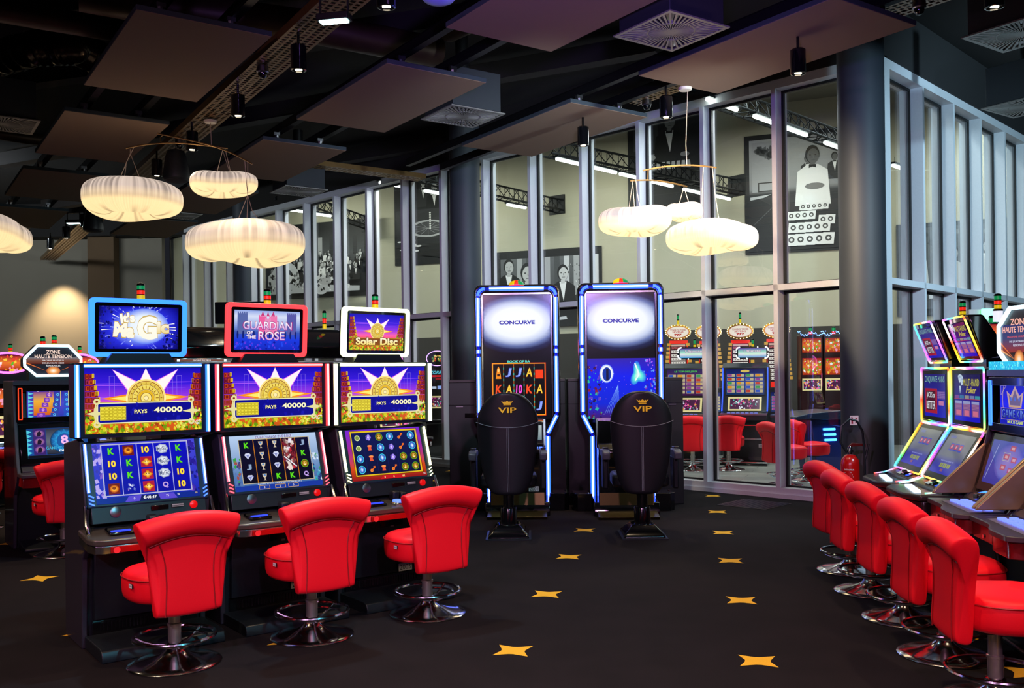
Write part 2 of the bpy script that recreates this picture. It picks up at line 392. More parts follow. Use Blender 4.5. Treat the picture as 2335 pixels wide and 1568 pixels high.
# round columns
colm = mat('column_paint', '3a4046', .55, noise=(2, .1))
for (px, Y, lab) in ((1063, 13.95, 'dark round column standing between the slot machines and the left glass wall'), (1968, 9.5, 'dark round column with small pink fire extinguisher sign by glass corner'), (559, 19.3, 'dark round column half hidden behind the largest cloud lamp')):
    p = dist(px, 700, Y); mb = MB(); mb.lathe([(.228, 0), (.228, CEIL)], 48, (0, 0, 0))
    o = mb.build('column', colm, loc=(p.x, p.y, 0)); o['kind'] = 'structure'; o['label'] = lab

# flush floor grille
gx = [lev(1640, 1149), lev(1722, 1138), lev(1800, 1151), lev(1718, 1161)]
t = thing('floor_grille', 'dark square metal grille set flush in the carpet before the glass wall', 'floor grille', (sum(g[0] for g in gx)/4, sum(g[1] for g in gx)/4, 0), math.atan2(DA.y, DA.x))
mb = MB(); mb.box(-.3, .3, -.3, .3, .0005, .004); mb.build('grille_plate', mat('grille_plate', '20262c', .35, .7), t)
mb = MB()
for i in range(14): mb.box(-.28, .28, -.27+i*.04, -.255+i*.04, .004, .008)
mb.build('slat', mat('grille_slat', '39465a', .3, .8), t)

# ------------------------------------------------------------------ ceiling: panels, rails, trays, diffusers, ducts
HZ = 4.2; h_ = HZ-EYE
A_ = Vector((-.65, .945))*h_; B_ = Vector((.62, .46))*h_; SH = Vector((.302, .232))*h_; LG = Vector((-.44, .645))*h_; Q0 = Vector((-1.01, 2.53))*h_
LU = LG.normalized(); SU = Vector((LU.y, -LU.x)); ga = math.atan2(SU.y, SU.x); PW = SH.length; PL = LG.length
names = {(0, 0): 'largest suspended brown acoustic panel at top left above the pendant lamps', (1, 0): 'suspended acoustic panel left of the cable tray above the oval lamps', (2, 0): 'suspended dim acoustic panel behind the left edge lamp, third from the front',
 (3, 0): 'dim acoustic panel farthest back at the left end of the row', (0, 1): 'suspended acoustic panel right of the perforated tray near the middle', (1, 1): 'suspended tan acoustic panel behind the smallest left cloud lamp',
 (2, 1): 'dark acoustic panel half hidden above the largest left cloud lamp', (3, 1): 'dark acoustic panel low over the far end of the glass wall', (-1, 1): 'purple tinted acoustic panel cut by the top edge of the picture',
 (0, 2): 'suspended acoustic panel overlapping the tops of the middle glass panes', (-1, 2): 'long dim acoustic panel in front of the tall right glass panes',
 (-1, 0): 'acoustic panel right above the viewer'}
hg = None
for (i, j), lab in names.items():
    if (i, j) == (-1, 0): continue
    q = Q0+A_*i+B_*j
    t = thing('acoustic_panel', lab, 'ceiling panel', (q.x, q.y, HZ), ga, 'acoustic panels hung from the ceiling')
    mb = MB(); mb.box(0, PW, 0, PL, .004, .045, 0); mb.build('panel_core', EDGE, t, bevel=.004)
    mb = MB(); mb.box(.004, PW-.004, .004, PL-.004, 0, .004); mb.build('fabric_face', GREYP, t)
    for fx in (.2, .72):
        for fy in (.06, .94):
            mb = MB(); x = PW*fx; y = PL*fy; mb.cyl((x, y, .045), (x, y, .13), .006, 8); mb.lathe([(.012, .045), (.03, .06), (.034, .1), (.02, .105)], 10, (x, y, 0)); mb.box(x-.035, x+.035, y-.02, y+.02, .1, .135)
            mb.build('hanger', SATIN, t)
for j in range(-1, 3):
    for fx in (.2, .72):
        q = Q0+A_*-3+B_*j+SU*PW*fx
        mb = MB(); mb.box(-.035, .035, 0, 22 if j < 2 else 13.2, 0, .09); mb.box(-.035, .035, 0, 22 if j < 2 else 13.2, .085, .095)
        o = mb.build('ceiling_rail', DARKB, loc=(q.x, q.y, HZ+.135), rot=(0, 0, ga))
        tag(o, ['dark rail over the left end of the ceiling', 'dark steel rail carrying the left column of acoustic panels', 'dark steel rail carrying the middle column of acoustic panels', 'dark steel rail carrying the right column of acoustic panels'][j+1]+(' on its left side' if fx < .5 else ' on its right side'), 'rail', 'panel rails')
# perforated cable trays
TRAY = mat('perforated_steel', '806238', .35, .5, noise=(20, .2))  # warm lamp glow on the steel is put into this gold colour
def tray(name, p, ang, length, z, wd, label, step=.06):
    t = thing(name, label, 'cable tray', (p[0], p[1], z), ang, 'perforated cable trays')
    mb = MB(); hw = wd/2; n = int(length/step); rows = [(-hw, -hw*.62), (-hw*.5, -hw*.12), (hw*.12, hw*.5), (hw*.62, hw)]
    # floor of the tray: long strips joined by small bridges leave the slots open
    for a, b_ in ((-hw, -hw*.86), (-hw*.64, -hw*.5), (-hw*.26, -hw*.12), (hw*.1, hw*.24), (hw*.5, hw*.64), (hw*.86, hw)): mb.box(a, b_, 0, length, 0, .004)
    for k in range(n):
        y = k*step
        mb.box(-hw*.86, -hw*.64, y, y+step*.42, 0, .004); mb.box(-hw*.5, -hw*.26, y, y+step*.3, 0, .004)
        mb.box(hw*.24, hw*.5, y+step*.3, y+step*.6, 0, .004); mb.box(hw*.64, hw*.86, y, y+step*.42, 0, .004)
        mb.box(-hw*.12, hw*.1, y, y+step*.5, 0, .004)
    mb.build('tray_floor', TRAY, t, smooth=0)
    mb = MB(); mb.box(-hw, hw, 0, length, .03, .036); mb.build('liner_plate', DARKB, t, smooth=0)  # black sheet added above the slots to make them read dark
    for s in (-1, 1): 
        mb = MB(); mb.box(min(s*hw, s*(hw+.004)), max(s*hw, s*(hw+.004)), 0, length, 0, .07); mb.build('side_flange', TRAY, t, smooth=0)
    return t
c1 = [Vector(lev(796, 0, HZ)), Vector(lev(600, 172, HZ)), Vector(lev(150, 560, HZ))]
T1 = c1[0]-(c1[2]-c1[0]).normalized()*3; T1d = (c1[2]-c1[0]).normalized(); ta = math.atan2(T1d.y, T1d.x)-math.pi/2
tray('cable_tray', T1, ta, 20.5, HZ+.02, .30, 'long perforated metal cable tray lit gold, crossing the ceiling by the spotlights')
TZ2 = HZ+.26; p2 = Vector(lev(1425, 238, TZ2)); p3 = Vector(lev(2100, 6, TZ2)); d2 = (p2-p3).normalized()
tray('cable_tray', p3-d2*1.2, math.atan2(d2.y, d2.x)-math.pi/2, 4.6, TZ2, .30, 'perforated cable tray above the right pendant lamps in front of the glass')
p4 = Vector(lev(700, 378, HZ+.3)); p5 = Vector(lev(962, 410, HZ+.3)); d4 = (p5-p4).normalized()
tray('cable_tray', p4, math.atan2(d4.y, d4.x)-math.pi/2, (p5-p4).length, HZ+.3, .26, 'short dark perforated tray ending by the left glass panes', .08)
# air diffusers under their plenum boxes
GR = mat('diffuser_metal', '8d8a84', .4, .5)
dm = MB()
R_ = .325
for s in ((-R_, R_, -R_, -R_+.03), (-R_, R_, R_-.03, R_), (-R_, -R_+.03, -R_+.03, R_-.03), (R_-.03, R_, -R_+.03, R_-.03)): dm.box(*s, 0, .012)
dm.lathe([(.03, 0), (.03, .01)], 16)
for k in range(48):
    q = 2*math.pi*k/48; c = math.cos(q); s = math.sin(q); L = (R_-.03)/max(abs(c), abs(s))
    wv = .0046; 
    for r0, r1 in ((.03, .19), (.17, L)):
        w2 = wv*(.6 if r0 < .1 else 1.25)
        a = [(c*r0-s*w2, s*r0+c*w2), (c*r0+s*w2, s*r0-c*w2), (c*r1+s*w2*1.5, s*r1-c*w2*1.5), (c*r1-s*w2*1.5, s*r1+c*w2*1.5)]
        dm.prism(a[::-1], 0, .01, 'z')
dm.lathe([(.18, .0), (.19, 0), (.19, .01), (.18, .01)], 32, cap=False)
df = thing('air_diffuser', 'square air diffuser with radial slots cut by the picture edge top right', 'air diffuser', (0, 0, 0), 0, 'square ceiling air diffusers')
gp = dm.build('grille', GR, df, smooth=0); mb = MB(); mb.box(-.31, .31, -.31, .31, .013, .02); mb.build('back_plate', GLOSS, gp, smooth=0)  # dark sheet added behind the grille as shade in its slots
mb = MB(); mb.box(-.29, .29, -.29, .29, .02, .42); mb.build('plenum_box', mat('plenum_grey', '2a2e32', .6, .1), df, bevel=.004)
mb = MB(); mb.lathe([(.07, .42), (.07, .9)], 20); mb.build('duct_spigot', DARKB, df)
dpos = [((2330, 78), None), ((1530, 74), 'square air diffuser with sunburst slots, the largest at top centre'), ((1055, 267), 'air diffuser under a grey box between panel and dark column'), ((681, 437), 'air diffuser above the left glass panes, right of the small cloud lamp'),
        ((405, 492), 'air diffuser beside the widest flat lamp, far back'), ((5, 283), 'bright air diffuser cut by the left picture edge'), ((2345, 243), 'small dark air diffuser before the right glass wall head')]
for k, ((x, y), lab) in enumerate(dpos):
    z = HZ+.0; p = lev(x, y, z)
    if k == 0: df.location = (p[0], p[1], z); df.rotation_euler = (0, 0, ga)
    else:
        q = dup(df, skip=('plenum', 'duct_spigot') if k == 4 else (('duct_spigot',) if k == 5 else ())); q.location = (p[0], p[1], z); q['label'] = lab
# ducts, beams and services above
def duct(pts, r, name, lab, m, cat='duct', ribs=0, grp=None):
    mb = MB()
    if ribs:
        P = [Vector(p) for p in pts]; out = []; rr = []; N = ribs
        tot = len(P)-1
        for i in range(N+1):
            t = i/N*tot; a = min(int(t), tot-1); u = t-a; out.append(P[a]*(1-u)+P[a+1]*u)
        rnd = random.Random(5); mb.tube(out, lambda t: r*(1+.10*math.sin(t*N*1.9)+.05*rnd.random()), 22)
    else: mb.tube(pts, r, 20)
    return tag(mb.build(name, m, smooth=60), lab, cat, grp)
dk = mat('duct_dark_metal', '4a3826', .45, .5, noise=(6, .3)); foil = mat('duct_foil', '2c241d', .22, .85, noise=(30, .4), bump=.8)
def up(x, y, z): p = lev(x, y, z); return (p[0], p[1], z)
duct([up(-60, 150, 4.95), up(80, 110, 4.95), up(170, 105, 4.95), up(260, 150, 4.95)], .17, 'flexible_duct', 'crinkled dark flexible air duct at top left', foil, ribs=60)
duct([up(-50, 15, 4.6), up(300, 75, 4.6), up(330, 80, 4.6)], .1, 'air_duct', 'slim round dark duct at the top left corner', dk)
duct([up(180, -10, 5.0), up(700, 60, 5.0), up(1000, 120, 5.0)], .16, 'air_duct', 'long round dark duct crossing behind the top left panel', dk)
duct([up(1250, -60, 5.0), up(1110, 20, 5.0), up(1020, 62, 5.0)], .15, 'air_duct', 'wide dark round duct below the purple panel', dk)
duct([up(-30, 300, 4.8), up(60, 315, 4.8), up(200, 330, 4.8)], .08, 'air_duct', 'thin dark duct beside the left edge diffuser', dk)
for k, (a, b_) in enumerate((((-200, 60), (900, -30)), ((-100, 220), (1200, 40)), ((0, 380), (1500, 120)), ((100, 480), (1100, 320)))):
    p = Vector(lev(*a, 5.2)); q = Vector(lev(*b_, 5.2)); d = q-p; mb = MB(); mb.box(0, d.length, -.07, .07, 0, .22); mb.box(0, d.length, -.1, .1, -.012, 0)
    tag(mb.build('ceiling_beam', mat('beam_dark', '1d1613', .7), loc=(p.x, p.y, 5.2), rot=(0, 0, math.atan2(d.y, d.x))), 'dark steel ceiling beam high above the suspended panels', 'beam', 'dark steel ceiling beams')

# cylinder spotlights
dl = thing('spotlight', 'x', 'spotlight', (0, 0, 0), 0, 'black cylinder spotlights')
mb = MB(); mb.lathe([(.05, .20), (.062, .19), (.062, 0), (.05, -.003), (.048, .012), (.03, .012)], 28); mb.lathe([(.012, .2), (.012, .3)], 8); mb.build('housing', GLOSS, dl, bevel=0)
mb = MB(); mb.lathe([(.040, .009), (.04, .0085)], 20); mb.build('trim_ring', BLK, dl)
mb = MB()
mb.box(-.026, .026, -.008, .008, .0, .007); mb.build('lens', glow('spot_lens', 'fff0cf', 14), dl)
sp = [((881, 17), 'black cylinder spotlight at the top beside the blue detector'), ((681, 160), 'black cylinder spotlight, second down the gold tray'), ((543, 265), 'black cylinder spotlight, third down the gold tray'), ((438, 342), 'black cylinder spotlight behind the crossed lamp rods'),
      ((358, 401), 'black cylinder spotlight next to the round speaker'), ((192, 517), 'black cylinder spotlight beside the far speaker'), ((151, 543), 'far black cylinder spotlight by the small blue floodlight'), ((115, 567), 'farthest black cylinder spotlight over the taupe wall'),
      ((1519, 268), 'black cylinder spotlight left of the right lamp cord'), ((1820, 168), 'black cylinder spotlight under the long panel near the corner column'), ((1330, 332), 'black cylinder spotlight peeking from under the middle panel'), ((2268, 17), 'black cylinder spotlight in the top right corner')]
for k, ((x, y), lab) in enumerate(sp):
    z = HZ-.28 if k < 8 else HZ-.3; p = lev(x, y, z)
    o = dl if k == 0 else place(dl, (p[0], p[1], z), 0)
    o.location = (p[0], p[1], z); o['label'] = lab
    if k < 11:
        e = 150
        lamp('SPOT', 'spotlight_beam', (p[0], p[1], z-.02), e, (1, .8, .55), aim=(p[0], p[1]+.01, 0), spot_size=math.radians(75), spot_blend=.7, shadow_soft_size=.04)
# loudspeakers
sk = thing('ceiling_speaker', 'black bell shaped loudspeaker hanging beside the cable tray', 'speaker', (0, 0, 0), 0, 'pendant loudspeakers')
mb = MB(); mb.lathe([(.03, .36), (.09, .34), (.115, .28), (.15, .06), (.15, .02), (.135, 0)], 32); mb.build('cabinet', BLK, sk)
mb = MB(); mb.lathe([(.132, .004), (.1, -.012), (.02, -.016)], 28); mb.build('grille', mat('speaker_grille', '232428', .7, noise=(400, .6)), sk)
mb = MB(); mb.cyl((0, 0, .36), (0, 0, .62), .006, 8); mb.build('cable', BLK, sk)
p = lev(402, 412, 3.75); sk.location = (*p, 3.75)
p = lev(213, 527, 3.75); place(sk, (*p, 3.75), 0, 'smaller looking far loudspeaker by the small blue floodlight')
# LED floods
fl_ = thing('led_floodlight', 'dazzling cyan white LED floodlight under the cable tray', 'floodlight', (0, 0, 0), 0, 'cool LED floodlights')
mb = MB(); mb.box(-.12, .12, -.05, .05, .03, .08); mb.build('housing', DARKB, fl_, bevel=.006)
mb = MB(); mb.box(-.1, .1, -.035, .035, .022, .03); mb.build('lens', glow('flood_lens', 'c8ffff', 30), fl_)
mb = MB(); mb.box(-.11, -.1, -.01, .01, .05, .2); mb.box(.1, .11, -.01, .01, .05, .2); mb.box(-.11, .11, -.01, .01, .19, .2); mb.build('bracket', DARKB, fl_, smooth=0)
p = lev(762, 58, 4.0); fl_.location = (*p, 4.0); fl_.rotation_euler = (0, 0, -.2)
lamp('SPOT', 'flood_beam', (p[0], p[1], 4.0), 260, COOL, aim=(p[0]-.6, p[1]-1.0, 0), spot_size=math.radians(140), spot_blend=.6, shadow_soft_size=.08)
p = lev(168, 513, 3.95); place(fl_, (*p, 3.95), -.1, 'small cyan LED floodlight far back by the spotlights')
# small ceiling devices
cm = thing('dome_camera', 'x', 'camera', (0, 0, 0), 0, 'small dome cameras'); mb = MB(); mb.lathe([(.05, .08), (.055, .03), (.045, .02)], 20); mb.build('housing', SATIN, cm)
mb = MB(); mb.lathe([(.042, .02), (.04, 0), (.028, -.02), (.008, -.03)], 20); mb.build('dome', GLOSS, cm)
for k, ((x, y), lab) in enumerate((((599, 172), 'small dome camera on the gold cable tray between spotlights'), ((410, 333), 'round dome camera behind the crossed lamp rods'), ((1475, 245), 'dome camera on the tray left of the right lamp canopy'), ((2096, 26), 'dome camera on the tray at the top right'))):
    z = HZ-.07 if k < 2 else TZ2-.08; p = lev(x, y, z); o = cm if k == 0 else place(cm, (*p, z), 0); o.location = (*p, z); o['label'] = lab
p = lev(1000, 2, 4.1); mb = MB(); mb.lathe([(.03, .1), (.12, .06), (.13, .03), (.10, .0), (.05, -.012)], 32)
tag(mb.build('smoke_detector', mat('detector_blue', '8fa0ff', .35), loc=(*p, 4.1)), 'round disc shaped detector tinted blue at the top edge', 'detector')

# ------------------------------------------------------------------ mobile pendant lamps
cl = bpy.data.materials.new('pleated_lamp_paper'); cl.use_nodes = True; nt = cl.node_tree; b = nt.nodes['Principled BSDF']
a = nt.nodes.new('ShaderNodeVertexColor'); a.layer_name = 'Col'; nt.links.new(a.outputs[0], b.inputs['Emission Color']); b.inputs['Emission Strength'].default_value = 1.05
b.inputs['Base Color'].default_value = (.3, .26, .22, 1); b.inputs['Roughness'].default_value = .8
def cloud(name, W, H, seed, parent, c, am=1.0, br=1.0):
    rnd = random.Random(seed); n = 240; ph = rnd.random()*6; ph2 = rnd.random()*6
    rad = lambda q: 1+am*(.07*math.cos(2*q+ph)+.045*math.cos(3*q+ph2))
    mb = MB(); vs = []; cs = []; rows = 34
    pl = [rnd.choice((rnd.uniform(.34, .55), rnd.uniform(.7, .98), rnd.uniform(.55, .9))) for _ in range(n)]
    for i in range(rows+1):
        t = i/rows; th = math.pi*(.03+.94*t); s = math.sin(th); ct = math.cos(th); r = W/2*(abs(s)**.6)
        z = H/2*(abs(ct)**.72)*(1 if ct > 0 else -1); z += (-.2 if ct > 0 else .62)*H*math.exp(-(r/(W*.15))**2)
        for k in range(n):
            q = 2*math.pi*k/n; cr = k % 2
            rr = r*rad(q)*(1-.014*cr*(s > .2)); wz = am*(H*.08*math.cos(2*q+ph2)*(r/(W/2))+H*.05*math.cos(3*q+ph)*(r/(W/2)))
            vs.append((c[0]+rr*math.cos(q), c[1]+rr*math.sin(q), c[2]+z+wz))
            upper = max(0, min(1, (ct+.22)*2.6))         # upper side dimmed in the glow colour
            under = max(0, min(1, (-ct-.5)*3)); fold = 1-.5*under*max(0, math.sin(7*q+ph)+.5*math.sin(19*q+ph2)-.35)  # shade of folds and creases is put into the glow colour
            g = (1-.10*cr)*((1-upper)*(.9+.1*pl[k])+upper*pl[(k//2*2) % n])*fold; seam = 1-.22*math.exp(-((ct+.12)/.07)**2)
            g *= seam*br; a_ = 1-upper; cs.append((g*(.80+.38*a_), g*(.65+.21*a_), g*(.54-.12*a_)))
    f = [(i*n+k, i*n+(k+1) % n, (i+1)*n+(k+1) % n, (i+1)*n+k) for i in range(rows) for k in range(n)]
    f = [q[::-1] for q in f]; f.append(tuple(range(n))); f.append(tuple(range(rows*n, (rows+1)*n))[::-1])
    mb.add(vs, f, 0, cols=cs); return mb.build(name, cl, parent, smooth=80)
ROD = mat('lamp_rod_brass', 'b8935c', .35, .9); CORD = mat('lamp_cord', 'c9b79a', .6)
def mobile(label, canopy, lamps, rods, links, wires, Yc):
    p = lev(*canopy, HZ); base = Vector((p[0], p[1], HZ)); t = thing('mobile_pendant_lamp', label, 'pendant lamp', base, 0, 'mobile pendant lamps of pleated paper clouds')
    if label: 
        mb = MB(); mb.lathe([(.02, -.03), (.06, -.025), (.065, 0), (.03, .01)], 28); mb.build('canopy', mat('canopy_white', 'ddd2bf', .5), t)
    loc = lambda x, y, Y: dist(x, y, Y)-base
    for k, (x, y, w_, h2, Y) in enumerate(lamps):
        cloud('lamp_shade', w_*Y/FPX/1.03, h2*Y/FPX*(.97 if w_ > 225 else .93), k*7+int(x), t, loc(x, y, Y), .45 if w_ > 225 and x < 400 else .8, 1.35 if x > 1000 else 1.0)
    for r_ in rods:
        mb = MB(); P = [loc(x, y, Y) for x, y, Y in r_]; out = []
        for i in range(len(P)-1):
            for u in range(6): out.append(P[i].lerp(P[i+1], u/6))
        out.append(P[-1])
        for _ in range(4): out = [out[0]]+[(out[i-1]+out[i]*2+out[i+1])/4 for i in range(1, len(out)-1)]+[out[-1]]
        mb.tube(out, .0075, 8); mb.build('rod', ROD, t)
    for l in links: mb = MB(); mb.tube([loc(x, y, Y) for x, y, Y in l], .005, 6); mb.build('link', ROD, t)
    for l in wires: mb = MB(); mb.tube([loc(x, y, Y) for x, y, Y in l], .0035, 5); mb.build('suspension_wire', CORD, t)
    return t
Y1 = 9.75
mobile('mobile pendant with three pleated paper clouds above the left slot machines', (480, 275), [(301, 454, 231, 88, 9.5), (508, 420, 153, 54, 10.0), (564, 554, 262, 98, 9.45)],
 [[(359, 304, 9.7), (425, 318, 9.72), (482, 331, 9.75), (530, 349, 9.7), (576, 374, 9.5)], [(287, 338, 9.5), (330, 329, 9.55), (390, 325, 9.65), (440, 328, 9.8), (519, 338, 10.0)]],
 [[(373, 307, 9.7), (366, 312, 9.68), (366, 322, 9.66), (372, 326, 9.64)]],
 [[(480, 277, 9.79), (481, 305, 9.77), (482, 331, 9.75)], [(297, 340, 9.5), (297, 352, 9.5)], [(297, 350, 9.5), (271, 412, 9.6)], [(297, 350, 9.5), (321, 412, 9.4)], [(305, 336, 9.5), (288, 370, 9.5), (283, 412, 9.45)],
  [(509, 337, 10), (495, 392, 10.1)], [(509, 347, 10), (524, 393, 9.9)], [(513, 338, 10), (526, 392, 10)], [(565, 368, 9.5), (565, 445, 9.5), (540, 508, 9.6)], [(565, 445, 9.5), (563, 508, 9.4)], [(565, 445, 9.5), (575, 480, 9.4), (598, 512, 9.35)], [(558, 365, 9.6), (561, 405, 9.55), (565, 445, 9.5)]], Y1)
Y2 = 8.85
mobile('mobile pendant with three pleated paper clouds before the right glass panes', (1562, 200), [(1445, 505, 167, 66, 8.7), (1560, 483, 90, 42, 9.1), (1624, 541, 220, 74, 8.5)],
 [[(1466, 389, 8.8), (1510, 380, 8.8), (1564, 376, 8.85), (1600, 378, 8.8), (1634, 382, 8.7)], [(1437, 412, 8.7), (1480, 410, 8.75), (1530, 416, 8.95), (1566, 425, 9.1)]],
 [[(1478, 387, 8.8), (1477, 410, 8.76)]],
 [[(1568, 203, 8.88), (1566, 260, 8.87), (1564, 330, 8.85), (1566, 376, 8.85)], [(1443, 412, 8.7), (1434, 475, 8.8)], [(1443, 425, 8.7), (1447, 475, 8.6)], [(1450, 411, 8.7), (1453, 440, 8.7), (1460, 475, 8.7)], [(1560, 425, 9.1), (1549, 463, 9.2)], [(1560, 428, 9.1), (1571, 463, 9.0)],
  [(1604, 380, 8.8), (1601, 440, 8.7), (1600, 490, 8.6), (1588, 510, 8.6)], [(1600, 490, 8.6), (1603, 508, 8.5)], [(1624, 381, 8.7), (1630, 440, 8.6), (1640, 505, 8.5)]], Y2)
p = lev(-60, 330, HZ)
t = thing('mobile_pendant_lamp', 'pleated paper cloud lamp cut by the left picture edge', 'pendant lamp', (p[0], p[1], HZ), 0, 'mobile pendant lamps of pleated paper clouds')
c = dist(-45, 534, 9.2)-Vector((p[0], p[1], HZ)); cloud('lamp_shade', 1.0, .34, 9, t, c); mb = MB(); mb.tube([c+Vector((0, 0, .1)), (0, 0, 0)], .004, 6); mb.build('suspension_wire', CORD, t)

# ------------------------------------------------------------------ red swivel chairs
def make_chair():
    t = thing('swivel_chair', 'x', 'chair', (0, 0, 0), 0, 'red leather swivel chairs')
    ss = lambda a, b_, x: (lambda u: u*u*(3-2*u))(max(0, min(1, (x-a)/(b_-a))))
    # backrest: closed profile in (depth, height), flaring and gently arched at the top; local +y is where the sitter faces
    prof = [(-.185, .300), (-.222, .305), (-.228, .33), (-.226, .45), (-.226, .57), (-.231, .655), (-.238, .700), (-.243, .706), (-.264, .714), (-.284, .738), (-.289, .780), (-.272, .816), (-.235, .828), (-.195, .82), (-.172, .795), (-.160, .74), (-.152, .66), (-.146, .57), (-.146, .45), (-.150, .33), (-.158, .303)]
    WK = [(.29, .172), (.36, .165), (.46, .158), (.54, .161), (.60, .169), (.65, .185), (.70, .212), (.75, .244), (.80, .268), (.86, .276)]
    def hw_(z):
        for (a, p), (b_, q) in zip(WK, WK[1:]):
            if z <= b_: u = max(0, (z-a)/(b_-a)); return p+(q-p)*u
        return WK[-1][1]
    us = [-1, -.975, -.88, -.7, -.35, 0, .35, .7, .88, .975, 1]; vs = []
    for u in us:
        k = .72 if abs(u) == 1 else 1
        for y, z in prof:
            cy = -.187-.045*ss(.66, .80, z); y2 = cy+(y-cy)*k+.022*u*u*ss(.25, .8, z); z2 = z-.045*u*u*ss(.5, .72, z)-.012*(1-u*u)*ss(.40, .30, z)
            vs.append((u*hw_(z), y2, z2))
    n = len(prof); f = []
    for i in range(len(us)-1):
        for k in range(n): f.append((i*n+k, (i+1)*n+k, (i+1)*n+(k+1) % n, i*n+(k+1) % n))
    f.append(tuple(range(n))); f.append(tuple(range((len(us)-1)*n, len(us)*n))[::-1])
    mb = MB(); mb.add(vs, f); bk = mb.build('backrest', RED, t, smooth=80, sub=2)
    for s in (-1, 1):
        mb = MB(); P = []
        for k in range(17):
            z = .305+.395*k/16; y = -.2275-.016*ss(.62, .70, z); P.append((s*hw_(z)*.76, y+.022*.55*ss(.25, .8, z)-.0015, z-.045*.57*ss(.5, .72, z)))
        mb.tube(P, .003, 6); mb.build('piping', REDD, bk)
    mb = MB(); P = []
    for k in range(17):
        u = -1+2*k/16; P.append((u*.205, -.243+.018*u*u, .700-.040*u*u))
    mb.tube(P, .0035, 6); mb.build('piping', REDD, bk)
    # seat: a thick cushion, flat against the back and round in front
    mb = MB(); out = []
    for k in range(32):
        q = 2*math.pi*k/32; x = math.cos(q); y = math.sin(q); r = .245 if y > 0 else .245*(1-.22*y*y*y*y); e = (abs(x)**2.6+abs(y)**2.6)**(-1/2.6)
        out.append((x*.232*e, y*.225*e+.055))
    vs = []; lay = [(.2, .345), (.9, .34), (.985, .365), (1, .41), (1, .455), (.975, .485), (.9, .503), (.6, .512), (.2, .515)]
    for s, z in lay: vs += [(x*s, (y-.055)*s+.055, z+.012*(y > .1)*(1-s)) for x, y in out]
    n = 32; f = [(i*n+k, i*n+(k+1) % n, (i+1)*n+(k+1) % n, (i+1)*n+k) for i in range(len(lay)-1) for k in range(n)]; f += [tuple(range(n))[::-1], tuple(range((len(lay)-1)*n, len(lay)*n))]
    mb.add(vs, f); st = mb.build('seat', RED, t, smooth=80, sub=1)
    mb = MB(); mb.tube([(x*1.004, (y-.055)*1.004+.055, .472) for x, y in out], .0035, 6, closed=True); mb.build('piping', REDD, st)
    a = Art(.035, .02, 'e8e6e4'); a.rect(-.013, .013, -.004, .002, '9a9a9a')
    a.build('label_tag', PRINT, st, (-.233, -.03, .445), (0, 0, math.radians(-85)), label='small white tag')
    mb = MB(); mb.lathe([(.033, .05), (.033, .20), (.037, .202), (.037, .212), (.033, .214), (.030, .215), (.030, .35)], 24); mb.build('column', mat('brushed_steel', 'd0c6bc', .3, .9), t)
    mb = MB(); mb.box(-.09, .09, -.1, .12, .325, .345); mb.build('mounting_plate', BLK, t)
    mb = MB(); mb.tube([(.205*math.cos(q*math.pi/24), .205*math.sin(q*math.pi/24), .145) for q in range(48)], .0105, 8, closed=True)
    mb.tube([(.165*math.cos(q*math.pi/24), .165*math.sin(q*math.pi/24), .125) for q in range(-10, 11)], .007, 8)
    for q in (0.5, 2.6, 4.7):
        mb.tube([(.033*math.cos(q), .033*math.sin(q), .095), (.10*math.cos(q), .10*math.sin(q), .10), (.16*math.cos(q), .16*math.sin(q), .12), (.203*math.cos(q), .203*math.sin(q), .143)], .008, 8)
    mb.lathe([(.036, .08), (.044, .085), (.044, .11), (.036, .115)], 20); mb.build('footring', CHROME, t)
    mb = MB(); mb.lathe([(.235, .0), (.238, .006), (.232, .012), (.19, .022), (.13, .034), (.08, .05), (.05, .072), (.040, .095)], 56); mb.build('base_plate', CHROME, t, smooth=60)
    return t
ch0 = make_chair(); first = [True]
def chair(x, y, face, label, group='red leather swivel chairs', z=0):
    """face: compass angle the sitter looks towards"""
    rz = face-math.pi/2
    o = ch0 if first[0] else dup(ch0)
    first[0] = False; o.location = (x, y, z); o.rotation_euler = (0, 0, rz); o['label'] = label; o['group'] = group; return o
E1 = math.radians(37.5); e1 = Vector((math.cos(E1), math.sin(E1), 0)); n1 = Vector((math.sin(E1), -math.cos(E1), 0))
O1 = Vector((-2.3614, 5.144, 0))
cp = [lev(399, 1511), lev(712, 1449), lev(975, 1398)]
for (x, y), da, lab in zip(cp, (3, -2, -4), ('red chair in front of the blue lit slot machine', 'red chair in front of the red framed slot machine', 'red chair in front of the white framed slot machine')):
    chair(x, y, E1+math.pi/2+math.radians(da), lab)
p = lev(147, 1262); chair(p[0], p[1], E1+math.pi/2, 'red chair at the machine with the horses, behind the blue lit machine')
p = lev(-52, 1205); chair(p[0], p[1], E1+math.pi/2, 'red chair cut by the left picture edge')
# right row frame of reference
D2 = Vector((.118, .993, 0)).normalized(); N2 = Vector((-D2.y, D2.x, 0)); R2 = Vector((3.12, 7.1, 0))       # display line, N2 points to the players
rz2 = math.atan2(-D2.y, -D2.x)
rl = ['red chair farthest down the right row, by the extinguisher', 'second farthest red chair of the right row', 'middle red chair of the right row', 'red chair of the right row just behind the nearest one', 'nearest red chair of the right row, its seat fully seen']
for k, (x, y, dg) in enumerate(((2.50, 6.93, 9), (2.40, 6.27, 3), (2.33, 5.58, 4), (2.245, 4.86, 3), (2.15, 4.17, 0))):
    chair(x, y, math.atan2(-N2.y, -N2.x)+math.radians(dg), rl[k])

